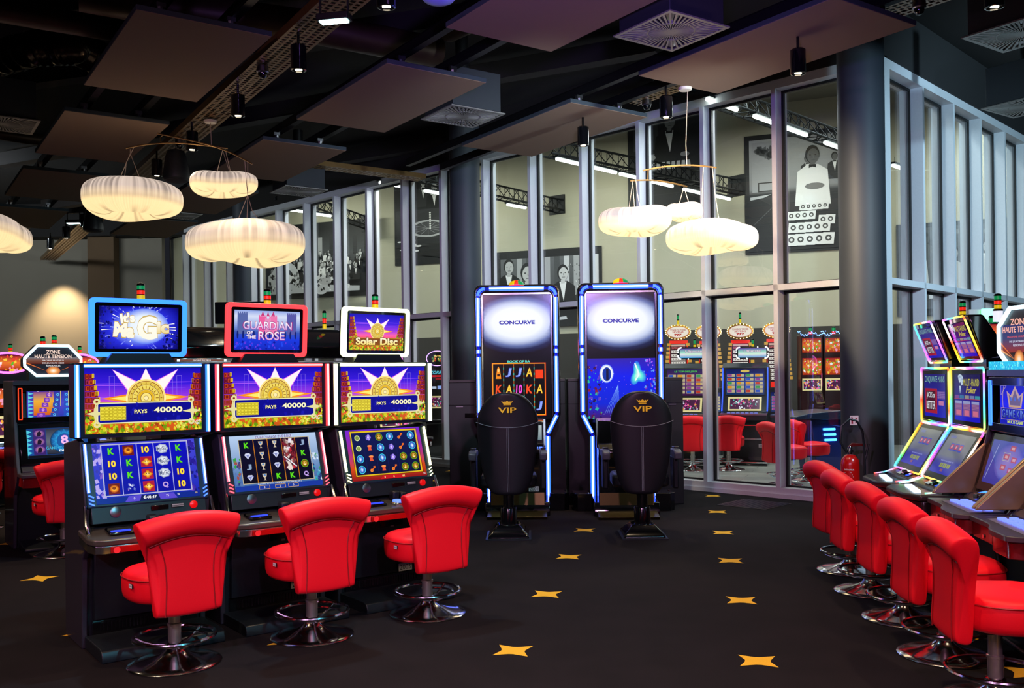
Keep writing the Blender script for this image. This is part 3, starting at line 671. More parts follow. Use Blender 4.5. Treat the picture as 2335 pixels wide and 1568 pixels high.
# ------------------------------------------------------------------ VIP chairs
def vip_chair():
    t = thing('vip_armchair', 'x', 'armchair', (0, 0, 0), 0, 'black padded armchairs with gold lettering')
    L = mat('black_leather', '17171b', .38, noise=(200, .1), bump=.1)
    # half width of the shell by height
    zs = [.38, .42, .50, .62, .76, .90, 1.02, 1.10, 1.18, 1.25, 1.30, 1.325]; hw = [.13, .18, .22, .25, .272, .288, .296, .288, .258, .21, .145, .07]
    vs = []; n = 12; prof = []
    for z, w_ in zip(zs, hw):
        for k in range(n):
            q = 2*math.pi*k/n; x = abs(math.cos(q))**.8*(1 if math.cos(q) > 0 else -1)*w_; y = -math.sin(q)*.055-.04*(1-(x/.30)**2)-.10*max(0, (z-.4))*.35+.02
            vs.append((x, y, z))
    f = [(i*n+k, i*n+(k+1) % n, (i+1)*n+(k+1) % n, (i+1)*n+k) for i in range(len(zs)-1) for k in range(n)]
    f += [tuple(range(n))[::-1], tuple(range((len(zs)-1)*n, len(zs)*n))]
    mb = MB(); mb.add(vs, f); bk = mb.build('backrest', L, t, smooth=80, sub=2)
    st = mat('stitching_grey', '8e8e92', .7)
    def yb(x, z): return -.045-.042*(1-(x/.30)**2)-.035*max(0, z-.4)+.028*(abs(x)/.29)**2
    mb = MB(); P = [(-.288+.576*k/16, 0, 1.055-.05*(1-abs(-1+k/8)**2.4)) for k in range(17)]; mb.tube([(x, yb(x, z)+.006, z) for x, _, z in P], .0028, 5); mb.build('seam', st, bk)
    mb = MB()
    for dx in (-.007, .007): mb.tube([(dx, yb(0, z)+.003, z) for z in [.42+.58*k/12 for k in range(13)]], .0022, 5)
    mb.build('seam', st, bk)
    a = Art(.17, .12, None, eps=.0004); G = 'f0b310'
    a.text('VIP', 0, -.025, .05, G, w=.165, bold=.02)
    a.poly([(-.035, .02), (.035, .02), (.033, .027), (-.033, .027)], G)
    a.poly([(-.033, .031), (.033, .031), (.055, .065), (.025, .045), (0, .062), (-.025, .045), (-.055, .065)], G)
    for x, z in ((-.055, .068), (0, .065), (.055, .068), (-.027, .05), (.027, .05)): a.ell(x, z, .005, .005, G, 8)
    a.b.build('emblem', paint('gold_embroidery', .25, .6, 1), bk, smooth=0, loc=(0, yb(0, 1.2)-.008, 1.19), rot=(math.radians(-6), 0, 0), label='gold crown and VIP embroidery')  # thread colour also emits a little, which brightens the emblem
    mb = MB(); mb.prism(rrect(-.26, .26, -.02, .46, .1), .44, .56, 'z'); mb.build('seat', L, t, bevel=.03)
    for s in (-1, 1):
        mb = MB(); mb.prism([(-.06, .70), (.30, .72), (.33, .745), (.30, .775), (.0, .79), (-.07, .765)], s*.29, s*.36, 'x'); arm = mb.build('armrest', mat('armrest_grey', '4c4c54', .4), t, bevel=.012)
        mb = MB(); mb.prism([(.02, .795), (.16, .79), (.18, .80), (.02, .812)], s*.30, s*.345, 'x'); mb.build('arm_pad', L, arm, bevel=.006)
        mb = MB(); mb.prism([(.06, .42), (.22, .42), (.26, .72), (.04, .72)], s*.295, s*.35, 'x'); mb.build('arm_support', BLK, arm, bevel=.015)
    mb = MB(); mb.lathe([(.05, .14), (.05, .44)], 24); mb.lathe([(.075, .06), (.075, .26), (.07, .27)], 24); mb.build('pedestal', GLOSS, t)
    mb = MB(); mb.add([(x*sx, y*sx+.02, z) for x, y, z, sx in [(-.19, -.21, .0, 1), (.19, -.21, 0, 1), (.19, .21, 0, 1), (-.19, .21, 0, 1), (-.19, -.21, .035, .96), (.19, -.21, .035, .96), (.19, .21, .035, .96), (-.19, .21, .035, .96), (-.10, -.11, .12, 1), (.10, -.11, .12, 1), (.10, .11, .12, 1), (-.10, .11, .12, 1)]],
        [(0, 3, 2, 1), (0, 1, 5, 4), (1, 2, 6, 5), (2, 3, 7, 6), (3, 0, 4, 7), (4, 5, 9, 8), (5, 6, 10, 9), (6, 7, 11, 10), (7, 4, 8, 11), (8, 9, 10, 11)]); mb.build('base', GLOSS, t, bevel=.015)
    mb = MB(); mb.box(-.205, .205, -.225, .265, 0, .012); mb.build('floor_plate', BLK, t)
    return t
v0 = vip_chair(); p = lev(1161, 1205); v0.location = (p[0], 8.55, 0); v0.rotation_euler = (0, 0, math.radians(-1)); v0['label'] = 'black VIP armchair before the left tall machine with glowing card symbols'
p = lev(1452, 1205); place(v0, (p[0], 8.5, 0), math.radians(-1), 'black VIP armchair before the right tall machine with the blue space picture')

# ------------------------------------------------------------------ pictures on the machine displays
def busy(a, x0, x1, y0, y1, n, cols, smin, smax, seed=1, tri=False):
    r = random.Random(seed)
    for _ in range(n):
        x = r.uniform(x0, x1); y = r.uniform(y0, y1); s = r.uniform(smin, smax); q = r.uniform(0, 6.28); k = 3 if tri else 4
        a.poly([(x+s*math.cos(q+2*math.pi*i/k)*(1 if i % 2 else .6), y+s*math.sin(q+2*math.pi*i/k)) for i in range(k)], r.choice(cols)); a.L -= 1
    a.L += 1
def sky(a):
    a.grad([(0, 'c85a10'), (.30, 'ff5a30'), (.42, 'ff60b0'), (.55, '9a38e8'), (.75, '3a1ae0'), (1, '1408b8')])
    r = random.Random(4)
    for _ in range(9): y = a.h*(r.uniform(-.02, .3)); x = r.uniform(-.4, .4)*a.w; a.ell(x, y, a.w*.18, a.h*.008, mixc(lin('c060ff'), lin('5a30f0'), r.random())); a.L -= 1
def sun(a, cx, cy, R):
    for s in (-1, 1): a.poly([(cx+s*R*.8, cy+R*.28), (cx+s*R*2.5, cy+R*.02), (cx+s*R*.8, cy-R*.28)], 'ff9020'); a.poly([(cx+s*R*.8, cy+R*.18), (cx+s*R*2.0, cy+R*.02), (cx+s*R*.8, cy-R*.18)], 'fff070')
    for q, L, w_ in ((90, 1.8, 34), (42, 2.5, 30), (138, 2.5, 30)):
        t = math.radians(q)
        for k, c, c2 in ((1.12, 'ff80ff', 'c030f0'), (.92, 'fffdf0', 'fff0ff')):
            P = [(cx+R*.85*math.cos(t-math.radians(w_*k)), cy+R*.85*math.sin(t-math.radians(w_*k))), (cx+R*L*(.9+.1*k)*math.cos(t), cy+R*L*(.9+.1*k)*math.sin(t)), (cx+R*.85*math.cos(t+math.radians(w_*k)), cy+R*.85*math.sin(t+math.radians(w_*k)))]
            a.raw(P, [(0, 1, 2)], cols=[lin(c), lin(c2), lin(c)])
    a.radial(cx, cy, R*1.12, R*1.12, [(0, 'fffff0'), (1, 'fffbe0')], 30)
    a.radial(cx, cy, R*1.1, R*1.1, [(0, 'fff8c0'), (.7, 'fff8c0'), (1, 'ffe070')])
    for r0, r1, c in ((.95, 1.0, 'a86a08'), (.78, .94, 'e8c850'), (.75, .78, '8a5608'), (.52, .74, 'f5dc60'), (.49, .52, '8a5608'), (.32, .48, 'e8b828'), (.29, .32, '7a4a05'), (.14, .28, 'ffe880'), (.12, .14, '8a5608'), (0.0, .12, 'fff0b0')):
        a.ring(cx, cy, R*r0, R*r1, c, 36)
    for k in range(20):
        q = 2*math.pi*k/20
        for r0, r1 in ((.55, .71), (.81, .91)):
            a.line([(cx+R*r0*math.cos(q), cy+R*r0*math.sin(q)), (cx+R*r1*math.cos(q), cy+R*r1*math.sin(q))], R*.045, '9a6408'); a.L -= 1
    a.L += 1
def totem(a, x, s, h0, h1):
    r = random.Random(7); n = 8
    for k in range(n):
        y = h0+(h1-h0)*k/n; wd = a.w*(.15-.011*k); xx0 = x if s > 0 else x-wd; c = r.choice(['7a1810', '8a2418', '5a0e20', '96301a']); hh = (h1-h0)/n
        a.rect(xx0, xx0+wd, y, y+hh*.95, c); a.L -= 1
        a.rect(xx0+wd*(.8 if s > 0 else -.02), xx0+wd*(1.06 if s > 0 else .2), y+hh*.25, y+hh*.98, 'f0c828' if s > 0 else 'd8a020')
        for j in range(2):
            u = xx0+wd*(.12+.36*j); a.frame(u, u+wd*.28, y+hh*.15, y+hh*.85, hh*.1, 'd84a18' if (k+j) % 2 else 'b02a60')
    a.L += 1
def jungle(a, y1, seed=3):
    busy(a, -a.w/2, a.w/2, -a.h/2, y1, 150, ['e8d830', 'b8c818', '6a9a10', 'e8a810', 'a84010', '3a6a08', 'f0e860', 'd8d020', '88a818'], a.h*.012, a.h*.05, seed)
    busy(a, -a.w/2, -a.w*.36, -a.h/2, -a.h*.12, 60, ['e8e040', '9ac018', '4a7a08', 'c8a010'], a.h*.01, a.h*.045, seed+1)
    busy(a, a.w*.36, a.w/2, -a.h/2, -a.h*.12, 60, ['f0f040', '8ac020', '4a8a08', 'e0b010'], a.h*.01, a.h*.045, seed+2)
def solar(a, banner=True):
    sky(a); w, h = a.w, a.h
    if banner:
        for x in (-.3, .2, .28): a.frame(w*x, w*x+w*.045, h*.0, h*.38, w*.002, 'a080f0')
    sun(a, w*.01, h*.03, h*(.27 if banner else .21)); totem(a, -w/2, 1, -h*.3, h*.42); totem(a, w/2, -1, -h*.3, h*.42); jungle(a, -h*.34)
    if banner:
        a.rect(-w*.41, w*.42, -h*.36, -h*.02, 'b8a030'); a.rect(-w*.405, w*.415, -h*.35, -h*.03, 'f4eec0'); a.rect(-w*.395, w*.405, -h*.335, -h*.045, '0a0a90')
        busy(a, -w*.38, w*.39, -h*.32, -h*.06, 22, ['1818b0', '0a0a78', '1010a8'], h*.02, h*.05, 9)
        for s in (-1, 1): a.star(s*w*.415, -h*.19, h*.04, h*.16, 4, 'e8e0a0', 0); a.ring(s*w*.405, -h*.01, h*.02, h*.05, 'e8e0a0', 14); a.ring(s*w*.405, -h*.36, h*.02, h*.05, 'e8e0a0', 14)
        a.rect(-w*.38, -w*.165, -h*.30, -h*.09, 'f0e040')
        for i in range(6):
            for j in range(4): a.frame(-w*.376+i*w*.0353, -w*.376+(i+.9)*w*.0353, -h*.295+j*h*.051, -h*.295+(j+.85)*h*.051, h*.007, 'a89010'); a.L -= 1
        a.L += 1
        a.text('PAYS', -w*.04, -h*.175, h*.06, 'f8f0a0', w=w*.11, bold=.03, out='402000'); a.text('40000', w*.20, -h*.16, h*.085, 'fffad0', w=w*.25, bold=.03, out='403000')
        a.text('IGT', w*.465, -h*.38, h*.07, 'f8f8ff', w=w*.06)
    else:
        a.rect(-w*.44, w*.44, -h*.37, -h*.15, 'c88a18'); a.rect(-w*.43, w*.43, -h*.35, -h*.17, '8a4a08'); a.text('Solar Disc', 0, -h*.25, h*.21, 'fffce0', w=w*.78, bold=.04, out='5a2a00', c2='ffe060')
def symbol(a, k, x, y, s, seed=0):
    """s: half height of a reel cell"""
    cols = {'K': ('60e020', '0a5a08'), '10': ('ffe040', '8a4a00'), 'Q': ('c0a0e8', '4a2a80'), 'J': ('90a8c8', '283858'), 'A': ('ffd840', '7a3a00')}
    if k in cols: c, o = cols[k]; a.text(k, x, y, s*1.15, c, bold=.04, out=o, w=s*(1.3 if k == '10' else 1.05)); return
    if k == 'gem': a.poly([(x-s*.7, y+s*.25), (x-s*.4, y+s*.6), (x+s*.4, y+s*.6), (x+s*.7, y+s*.25), (x, y-s*.65)], 'd8dcf8'); a.poly([(x-s*.3, y+s*.22), (x+s*.3, y+s*.22), (x, y-s*.6)], '8890c8'); a.line([(x-s*.7, y+s*.25), (x+s*.7, y+s*.25)], s*.08, '6068b0')
    elif k == 'cup': a.poly([(x-s*.5, y+s*.7), (x+s*.5, y+s*.7), (x+s*.35, y+s*.05), (x+s*.08, y-s*.1), (x+s*.08, y-s*.5), (x+s*.35, y-s*.7), (x-s*.35, y-s*.7), (x-s*.08, y-s*.5), (x-s*.08, y-s*.1), (x-s*.35, y+s*.05)], 'd8c8b0'); a.ell(x, y+s*.4, s*.25, s*.2, '5a8ac8', 10)
    elif k == 'orb': a.ring(x, y, s*.72, s*.85, '40e0ff', 18); a.radial(x, y, s*.72, s*.72, [(0, 'f0fcff'), (.5, '5a90e8'), (1, '1838a0')], 16); a.poly([(x-s*.2, y+s*.6), (x+s*.2, y), (x-s*.1, y-s*.6), (x, y)], 'e8f8ff')
    elif k == 'beast': a.radial(x, y, s*.85, s*.85, [(0, 'ffe060'), (.6, 'b07818'), (.8, '503008'), (1, '80e018')], 14); a.ell(x-s*.2, y+s*.1, s*.1, s*.14, '201000', 8); a.ell(x+s*.2, y+s*.1, s*.1, s*.14, '201000', 8); a.poly([(x-s*.25, y-s*.2), (x+s*.25, y-s*.2), (x, y-s*.5)], 'fff0c0')
    elif k == 'rose': 
        for q in range(5): a.ell(x+s*.35*math.cos(q*1.256), y+s*.35*math.sin(q*1.256), s*.32, s*.32, ['8870e0', 'a890ff', '6850c0'][q % 3], 10); a.L -= 1
        a.L += 1; a.ell(x, y, s*.25, s*.25, 'd8c8ff', 10)
    elif k == 'pot': a.poly([(x-s*.55, y+s*.45), (x+s*.55, y+s*.45), (x+s*.3, y), (x+s*.45, y-s*.55), (x-s*.45, y-s*.55), (x-s*.3, y)], 'e85838'); a.ell(x, y+s*.45, s*.55, s*.18, 'ff9a50', 12)
    elif k == 'key': a.line([(x-s*.5, y-s*.4), (x+s*.5, y+s*.4)], s*.22, 'f06820'); a.ring(x-s*.35, y-s*.3, s*.15, s*.35, 'f88830', 12); a.rect(x+s*.15, x+s*.6, y+s*.25, y+s*.6, 'f07020')
    elif k == 'coin': a.ring(x, y, s*.5, s*.62, 'f0ffc0', 14); a.ell(x, y, s*.5, s*.5, 'a0b860', 14); a.ring(x, y, s*.2, s*.3, '50682a', 10)
    elif k == 'fire': a.rect(x-s*.95, x+s*.95, y-s*.95, y+s*.95, '701808'); a.radial(x, y, s*.8, s*.7, [(0, 'fff080'), (.5, 'ffa010'), (1, 'a02808')], 12); a.ell(x, y+s*.1, s*.35, s*.3, '8a4008', 8)
    elif k == 'gold': a.rect(x-s*1.0, x+s*1.0, y-s*.95, y+s*.95, 'b01838'); a.radial(x, y-s*.05, s*.75, s*.6, [(0, 'fff4a0'), (.6, 'f8b020'), (1, 'c86008')], 14, lambda q: 1+.25*math.cos(4*q)); a.ell(x-s*.22, y+s*.08, s*.08, s*.12, '402000', 8); a.ell(x+s*.22, y+s*.08, s*.08, s*.12, '402000', 8)
    elif k == 'wild': a.radial(x, y, s*1.1, s*.9, [(0, 'ffffff'), (.7, 'd8e0f0'), (1, '8890b0')], 14, lambda q: 1+.08*math.cos(7*q)); a.text('MaGic', x, y, s*.8, '5a6488', bold=.02, w=s*1.7)
    elif k == 'mage': busy(a, x-s*.6, x+s*.6, y-s*.7, y+s*.7, 12, ['b0b8e8', '6878c8', 'e8ecff', '8a60c0'], s*.15, s*.35, 5)
def magic_top(a):
    w, h = a.w, a.h; a.radial(0, 0, w*.75, h*.9, [(0, 'e8f4ff'), (.25, '90a8ff'), (.5, '2a30e0'), (.75, '1010a0'), (1, '060648')], 30)
    r = random.Random(8)
    for k in range(60):
        q = r.uniform(0, 6.28); r0 = r.uniform(.2, .42); r1 = r0+r.uniform(.03, .14); wd = .02
        a.poly([(w*r0*math.cos(q), h*1.2*r0*math.sin(q)), (w*r1*math.cos(q-wd), h*1.2*r1*math.sin(q-wd)), (w*r1*math.cos(q+wd), h*1.2*r1*math.sin(q+wd))], r.choice(['c0ccff', '8090ff', 'ffffff', '4a50f0'])); a.L -= 1
    a.L += 1; busy(a, -w*.5, -w*.3, -h*.5, h*.5, 40, ['0a0a50', '2828a0', '101070'], h*.02, h*.06, 3); busy(a, w*.3, w*.5, -h*.5, -h*.1, 30, ['0a0a50', '5858d0', '101070'], h*.02, h*.05, 4)
    a.radial(w*.07, h*.04, w*.30, h*.42, [(0, 'ffffff'), (.6, 'e8f4ff'), (1, '6080f8')], 26)
    a.text("It's", -w*.15, h*.23, h*.24, 'fffef0', w=w*.18, bold=.05, out='d0a848', tilt=8); a.text('Ma', -w*.19, -h*.06, h*.34, 'fffbe8', w=w*.26, bold=.06, out='d0a848', tilt=-6, c2='fff8e0')
    a.text('G', w*.10, -h*.0, h*.56, 'fffff4', w=w*.26, bold=.05, out='d0b060', c2='fffbe8'); a.text('ic', w*.30, h*.02, h*.28, 'fffbe8', w=w*.16, bold=.05, out='d0a848', c2='f0d890')
def rose_top(a):
    w, h = a.w, a.h; a.grad([(0, '1028c0'), (.25, '1838e0'), (.45, '3858b8'), (.6, '88a0e0'), (.85, 'd8e0f8'), (1, '90a8e8')])
    for x, s, c in ((-.38, 1, '5868a8'), (.37, 1, '5a5aa8'), (-.08, .8, 'f060a0'), (.08, .8, 'f078b0'), (0, .6, 'e890c0')):
        ww = w*.075*s; a.rect(w*x-ww, w*x+ww, -h*.1, h*.34*s+h*.08, c)
        for k in range(5): a.rect(w*x-ww+k*ww*.42, w*x-ww+k*ww*.42+ww*.26, h*.34*s+h*.08, h*.34*s+h*.12, c); a.L -= 1
        if s < 1: a.poly([(w*x-ww*.5, h*.36), (w*x+ww*.5, h*.36), (w*x, h*.49)], 'c83878')
    for k in range(12): a.ell(-w*.45+k*w*.08, -h*.12, w*.014, h*.11, '102070', 8); a.L -= 1
    busy(a, -w*.5, w*.5, -h*.5, -h*.3, 50, ['0818a0', '2048f0', '6038e0'], h*.02, h*.05, 3)
    a.text('GUARDIAN', 0, h*.12, h*.20, 'fdfbff', w=w*.74, bold=.01, out='a02080', c2='d8a8e8'); a.text('OF', -w*.27, -h*.07, h*.085, 'f4ecff', w=w*.09, bold=.03, out='802070'); a.text('THE', -w*.25, -h*.18, h*.085, 'f4ecff', w=w*.14, bold=.03, out='802070')
    a.text('ROSE', w*.06, -h*.14, h*.22, 'fdfbff', w=w*.40, bold=.01, out='a02080', c2='d8a8e8')
def reels(a, grid, x0, x1, y0, y1, bg, sep, seed=0):
    nc = len(grid); nr = len(grid[0]); cw = (x1-x0)/nc; chh = (y1-y0)/nr
    a.grad([(0, bg[0]), (1, bg[1])], x0, x1, y0, y1)
    for i in range(1, nc): a.line([(x0+i*cw, y0), (x0+i*cw, y1)], cw*.05, sep)
    for i, colu in enumerate(grid):
        for j, k in enumerate(colu): symbol(a, k, x0+(i+.5)*cw, y1-(j+.5)*chh, chh*.44, i*7+j)
def magic_low(a):
    w, h = a.w, a.h; a.grad([(0, '0a20b8'), (1, '4848d8')]); busy(a, -w/2, -w*.42, -h*.4, h*.45, 30, ['8060d0', '3838b0', 'b8a8f0'], h*.02, h*.06, 2); busy(a, w*.42, w/2, -h*.4, h*.45, 30, ['6040c0', '3020a0', '181880'], h*.02, h*.06, 3)
    g = [['K', '10', '10', 'fire'], ['fire', 'K', 'K', 'mage'], ['10', 'gold', 'gold', 'gold'], ['wild', 'wild', 'wild', 'Q'], ['K', 'K', '10', '10']]
    reels(a, g, -w*.41, w*.41, -h*.37, h*.46, ('0808a0', '0a0ac0'), 'a8a8e8'); a.frame(-w*.425, w*.425, -h*.39, h*.475, h*.018, 'b8b8d8')
    a.rect(-w/2, w/2, -h/2, -h*.41, '0c2890'); a.poly([(-w*.24, -h*.5), (w*.27, -h*.5), (w*.23, -h*.405), (-w*.2, -h*.405)], '5a48d0'); a.poly([(-w*.1, -h*.5), (w*.1, -h*.5), (w*.08, -h*.405), (-w*.08, -h*.405)], '101858')
    a.text('€40,47', 0, -h*.45, h*.06, 'ffffff', w=w*.13, bold=.02); a.text('0', -w*.15, -h*.45, h*.035, 'ffffff'); a.text('75', w*.17, -h*.445, h*.035, 'ffffff'); a.text('50', w*.28, -h*.44, h*.03, 'ffffff'); a.text('10', w*.46, -h*.44, h*.03, 'ffe060')
def rose_low(a):
    w, h = a.w, a.h; a.grad([(0, '2858a0'), (.3, '5880b8'), (1, 'b8d0f0')]); busy(a, -w/2, -w*.41, -h*.45, h*.1, 26, ['5878b0', '38a050', '283878', 'a05048'], h*.02, h*.06, 2); busy(a, w*.41, w/2, -h*.45, h*.1, 26, ['40a0c0', '38a050', '283878', 'd8e8f8'], h*.02, h*.06, 3)
    a.text('GUARDIAN OF THE ROSE', 0, h*.455, h*.055, '402878', w=w*.42, bold=.01, out='e8e0ff')
    g = [['K', 'gem', 'J', 'gem'], ['cup', 'cup', 'cup', 'cup'], ['cup', 'gem', 'gem', 'K'], ['mage', 'mage', 'mage', 'K'], ['J', 'K', 'beast', 'Q']]
    reels(a, g, -w*.40, w*.40, -h*.37, h*.42, ('06061c', '08082c'), 'c87818'); a.poly([(w*.08, h*.4), (w*.235, h*.4), (w*.235, -h*.16), (w*.08, -h*.16)], '481020'); busy(a, w*.09, w*.225, -h*.15, h*.38, 46, ['c02838', 'e8d8d0', '802030', '6a4848', 'f0e8f8'], h*.02, h*.06, 6); a.line([(w*.09, h*.08), (w*.22, -h*.12)], h*.02, 'f0f0f8')
    a.frame(-w*.41, w*.41, -h*.38, h*.43, h*.012, 'c8b890'); a.rect(-w/2, w/2, -h/2, -h*.41, '1838a0')
    for x in (-.18, .0, .15): a.frame(w*x-w*.06, w*x+w*.06, -h*.49, -h*.42, h*.008, 'd8a838'); a.text('0', w*x, -h*.455, h*.035, 'ffffff')
    a.text('PLAYING 30 LINES WITH A BET MULTIPLIER OF 2', 0, -h*.395, h*.018, 'ffffff', w=w*.5)
def solar_low(a):
    w, h = a.w, a.h; a.grad([(0, '901018'), (.25, 'd84818'), (.6, 'a02898'), (1, '7828d8')])
    g = [['coin', 'coin', 'orb', 'orb'], ['rose', 'pot', 'pot', 'key'], ['beast', 'orb', 'orb', 'pot'], ['orb', 'rose', 'rose', 'key'], ['key', 'key', 'beast', 'beast'], ['orb', 'orb', 'beast', 'beast']]
    a.rect(-w*.45, w*.45, -h*.42, h*.47, 'e8c020'); reels(a, g, -w*.43, w*.43, -h*.39, h*.44, ('0c1238', '101a58'), '101a58')
    a.frame(-w*.455, w*.455, -h*.425, h*.475, h*.01, '6a3a00'); a.poly([(-w*.14, -h*.5), (w*.2, -h*.5), (w*.16, -h*.425), (-w*.1, -h*.425)], 'c81820')
    for x, t in ((-.08, '0'), (.04, '0'), (.17, '60')): a.text(t, w*x, -h*.465, h*.04, 'ffe890', bold=.02)
    a.text('2.0', w*.46, -h*.46, h*.03, 'ffffff')
def horses_top(a):
    w, h = a.w, a.h; a.grad([(0, '2838b0'), (.5, '5048c8'), (1, '282890')]); a.grad([(0, 'd85818'), (.6, 'f0b038'), (1, '80408a')], -w*.4, -w*.1, -h*.4, h*.4)
    for i in range(5):
        for j in range(5):
            t = (j+.5)/5; y = h*.38-h*.86*t; x = (-.30+.17*i)*(.72+.5*t)*w+w*.06; c = ['7838b8', '3048a8', '2850c0', '2848b0', 'c04890'][i]
            a.poly([(x-w*.05*(.7+.5*t), y+h*.07), (x+w*.05*(.7+.5*t), y+h*.07), (x+w*.055*(.7+.5*t), y-h*.075), (x-w*.055*(.7+.5*t), y-h*.075)], c); a.ring(x, y, h*.02, h*.048, ['e8a0f0', '60c0f0', '50b0f0', '60a8f8', 'f0a0c0'][i], 10)
    for x in (-.16, .0, .12): a.line([(w*x, h*.45), (w*x, -h*.1)], w*.008, 'e8d860')
    for k in range(7): a.poly([(-w*.48, h*.4-k*h*.13), (-w*.40, h*.34-k*h*.13), (-w*.48, h*.28-k*h*.13)], '60d0e0'); a.L -= 1
    a.L += 1; a.text('King', -w*.38, h*.44, h*.06, 'ffffff', w=w*.12, bold=.03); a.text('FREE GAMES ONLY ON BOTTOM REELS', w*.12, h*.45, h*.04, 'e890e8', w=w*.6)
def horses_low(a):
    w, h = a.w, a.h; a.grad([(0, '1850a0'), (1, '103878')])
    for k in range(7): a.poly([(-w*.5, h*.45-k*h*.14), (-w*.42, h*.38-k*h*.14), (-w*.5, h*.31-k*h*.14)], '50c8e0'); a.L -= 1
    a.rect(-w*.40, -w*.2, -h*.4, h*.48, '38206a'); 
    for j in range(3): a.radial(-w*.30, h*.32-j*h*.27, w*.085, h*.12, [(0, 'f0a860'), (.6, 'a06898'), (1, '583090')], 14); a.poly([(-w*.34, h*.22-j*h*.27), (-w*.33, h*.36-j*h*.27), (-w*.29, h*.41-j*h*.27), (-w*.26, h*.33-j*h*.27), (-w*.28, h*.22-j*h*.27)], '181028')
    a.grad([(0, '181c30'), (.5, '606878'), (1, '282c40')], -w*.19, w*.42, -h*.4, h*.48)
    a.radial(w*.11, h*.04, w*.24, h*.42, [(0, 'e0f8ff'), (.35, '3898d8'), (.8, '1868b0'), (1, '103050')], 26); a.star(w*.11, h*.04, h*.28, h*.42, 14, '28a0d8', 90, '1868b0'); a.ell(w*.11, h*.04, h*.24, h*.26, '1858a0', 24)
    a.text('8', w*.11, h*.08, h*.30, 'f8c0f0', w=w*.12, bold=.03, out='7838c8'); a.text('GAME OVER INVITED', w*.11, -h*.18, h*.1, '40b0d8', w=w*.62, bold=.01); a.text('DEMO', w*.13, -h*.28, h*.075, 'ffffff', w=w*.24, bold=.03); a.rect(-w/2, w/2, -h/2, -h*.41, '080c18')
def zone(a, oct_=False):
    w, h = a.w, a.h; a.grad([(0, '5a2018'), (.5, '784838'), (1, '787880')]) if not oct_ else a.grad([(0, '903028'), (.5, '384070'), (1, '1a2868')])
    for s in (-1, 1):
        for k in range(6): a.poly([(s*w*.5, -h*(.05+.06*k)), (s*w*.5, -h*(.09+.06*k)), (s*w*.12, -h*.36)], ['e87838', '903820', 'f0a868', 'a04830', 'c86040', '7a3050'][k])
    a.radial(0, -h*.36, w*.13, h*.16, [(0, 'fffff0'), (.5, 'ffb060'), (1, 'a85030')], 16)
    if oct_:
        a.text('ZONE', 0, h*.28, h*.11, 'ffb8a8', w=w*.44, bold=.02); a.text('HAUTE TENSION', 0, h*.15, h*.10, 'ffb8a8', w=w*.86, bold=.02); a.text('MACHINE MULTIJEUX', 0, h*.02, h*.04, 'f06060', w=w*.6)
        for k, t in enumerate(('DES JEUX DANS CESSE', 'RENOUVELES')): a.text(t, 0, -h*(.06+.06*k), h*.04, 'e0e8ff', w=w*(.5-.2*k))
    else:
        a.text('ZONE', 0, h*.30, h*.13, 'ffe0d0', w=w*.26, bold=.02); a.text('HAUTE TENSION', 0, h*.15, h*.13, 'ffe0d0', w=w*.68, bold=.02)
        for k, t in enumerate(('MACHINE MULTIJEUX', 'DES JEUX SANS CESSE', 'RENOUVELES')): a.text(t, 0, h*.0-k*h*.09, h*.06, 'ffffff', w=w*(.4, .4, .26)[k])
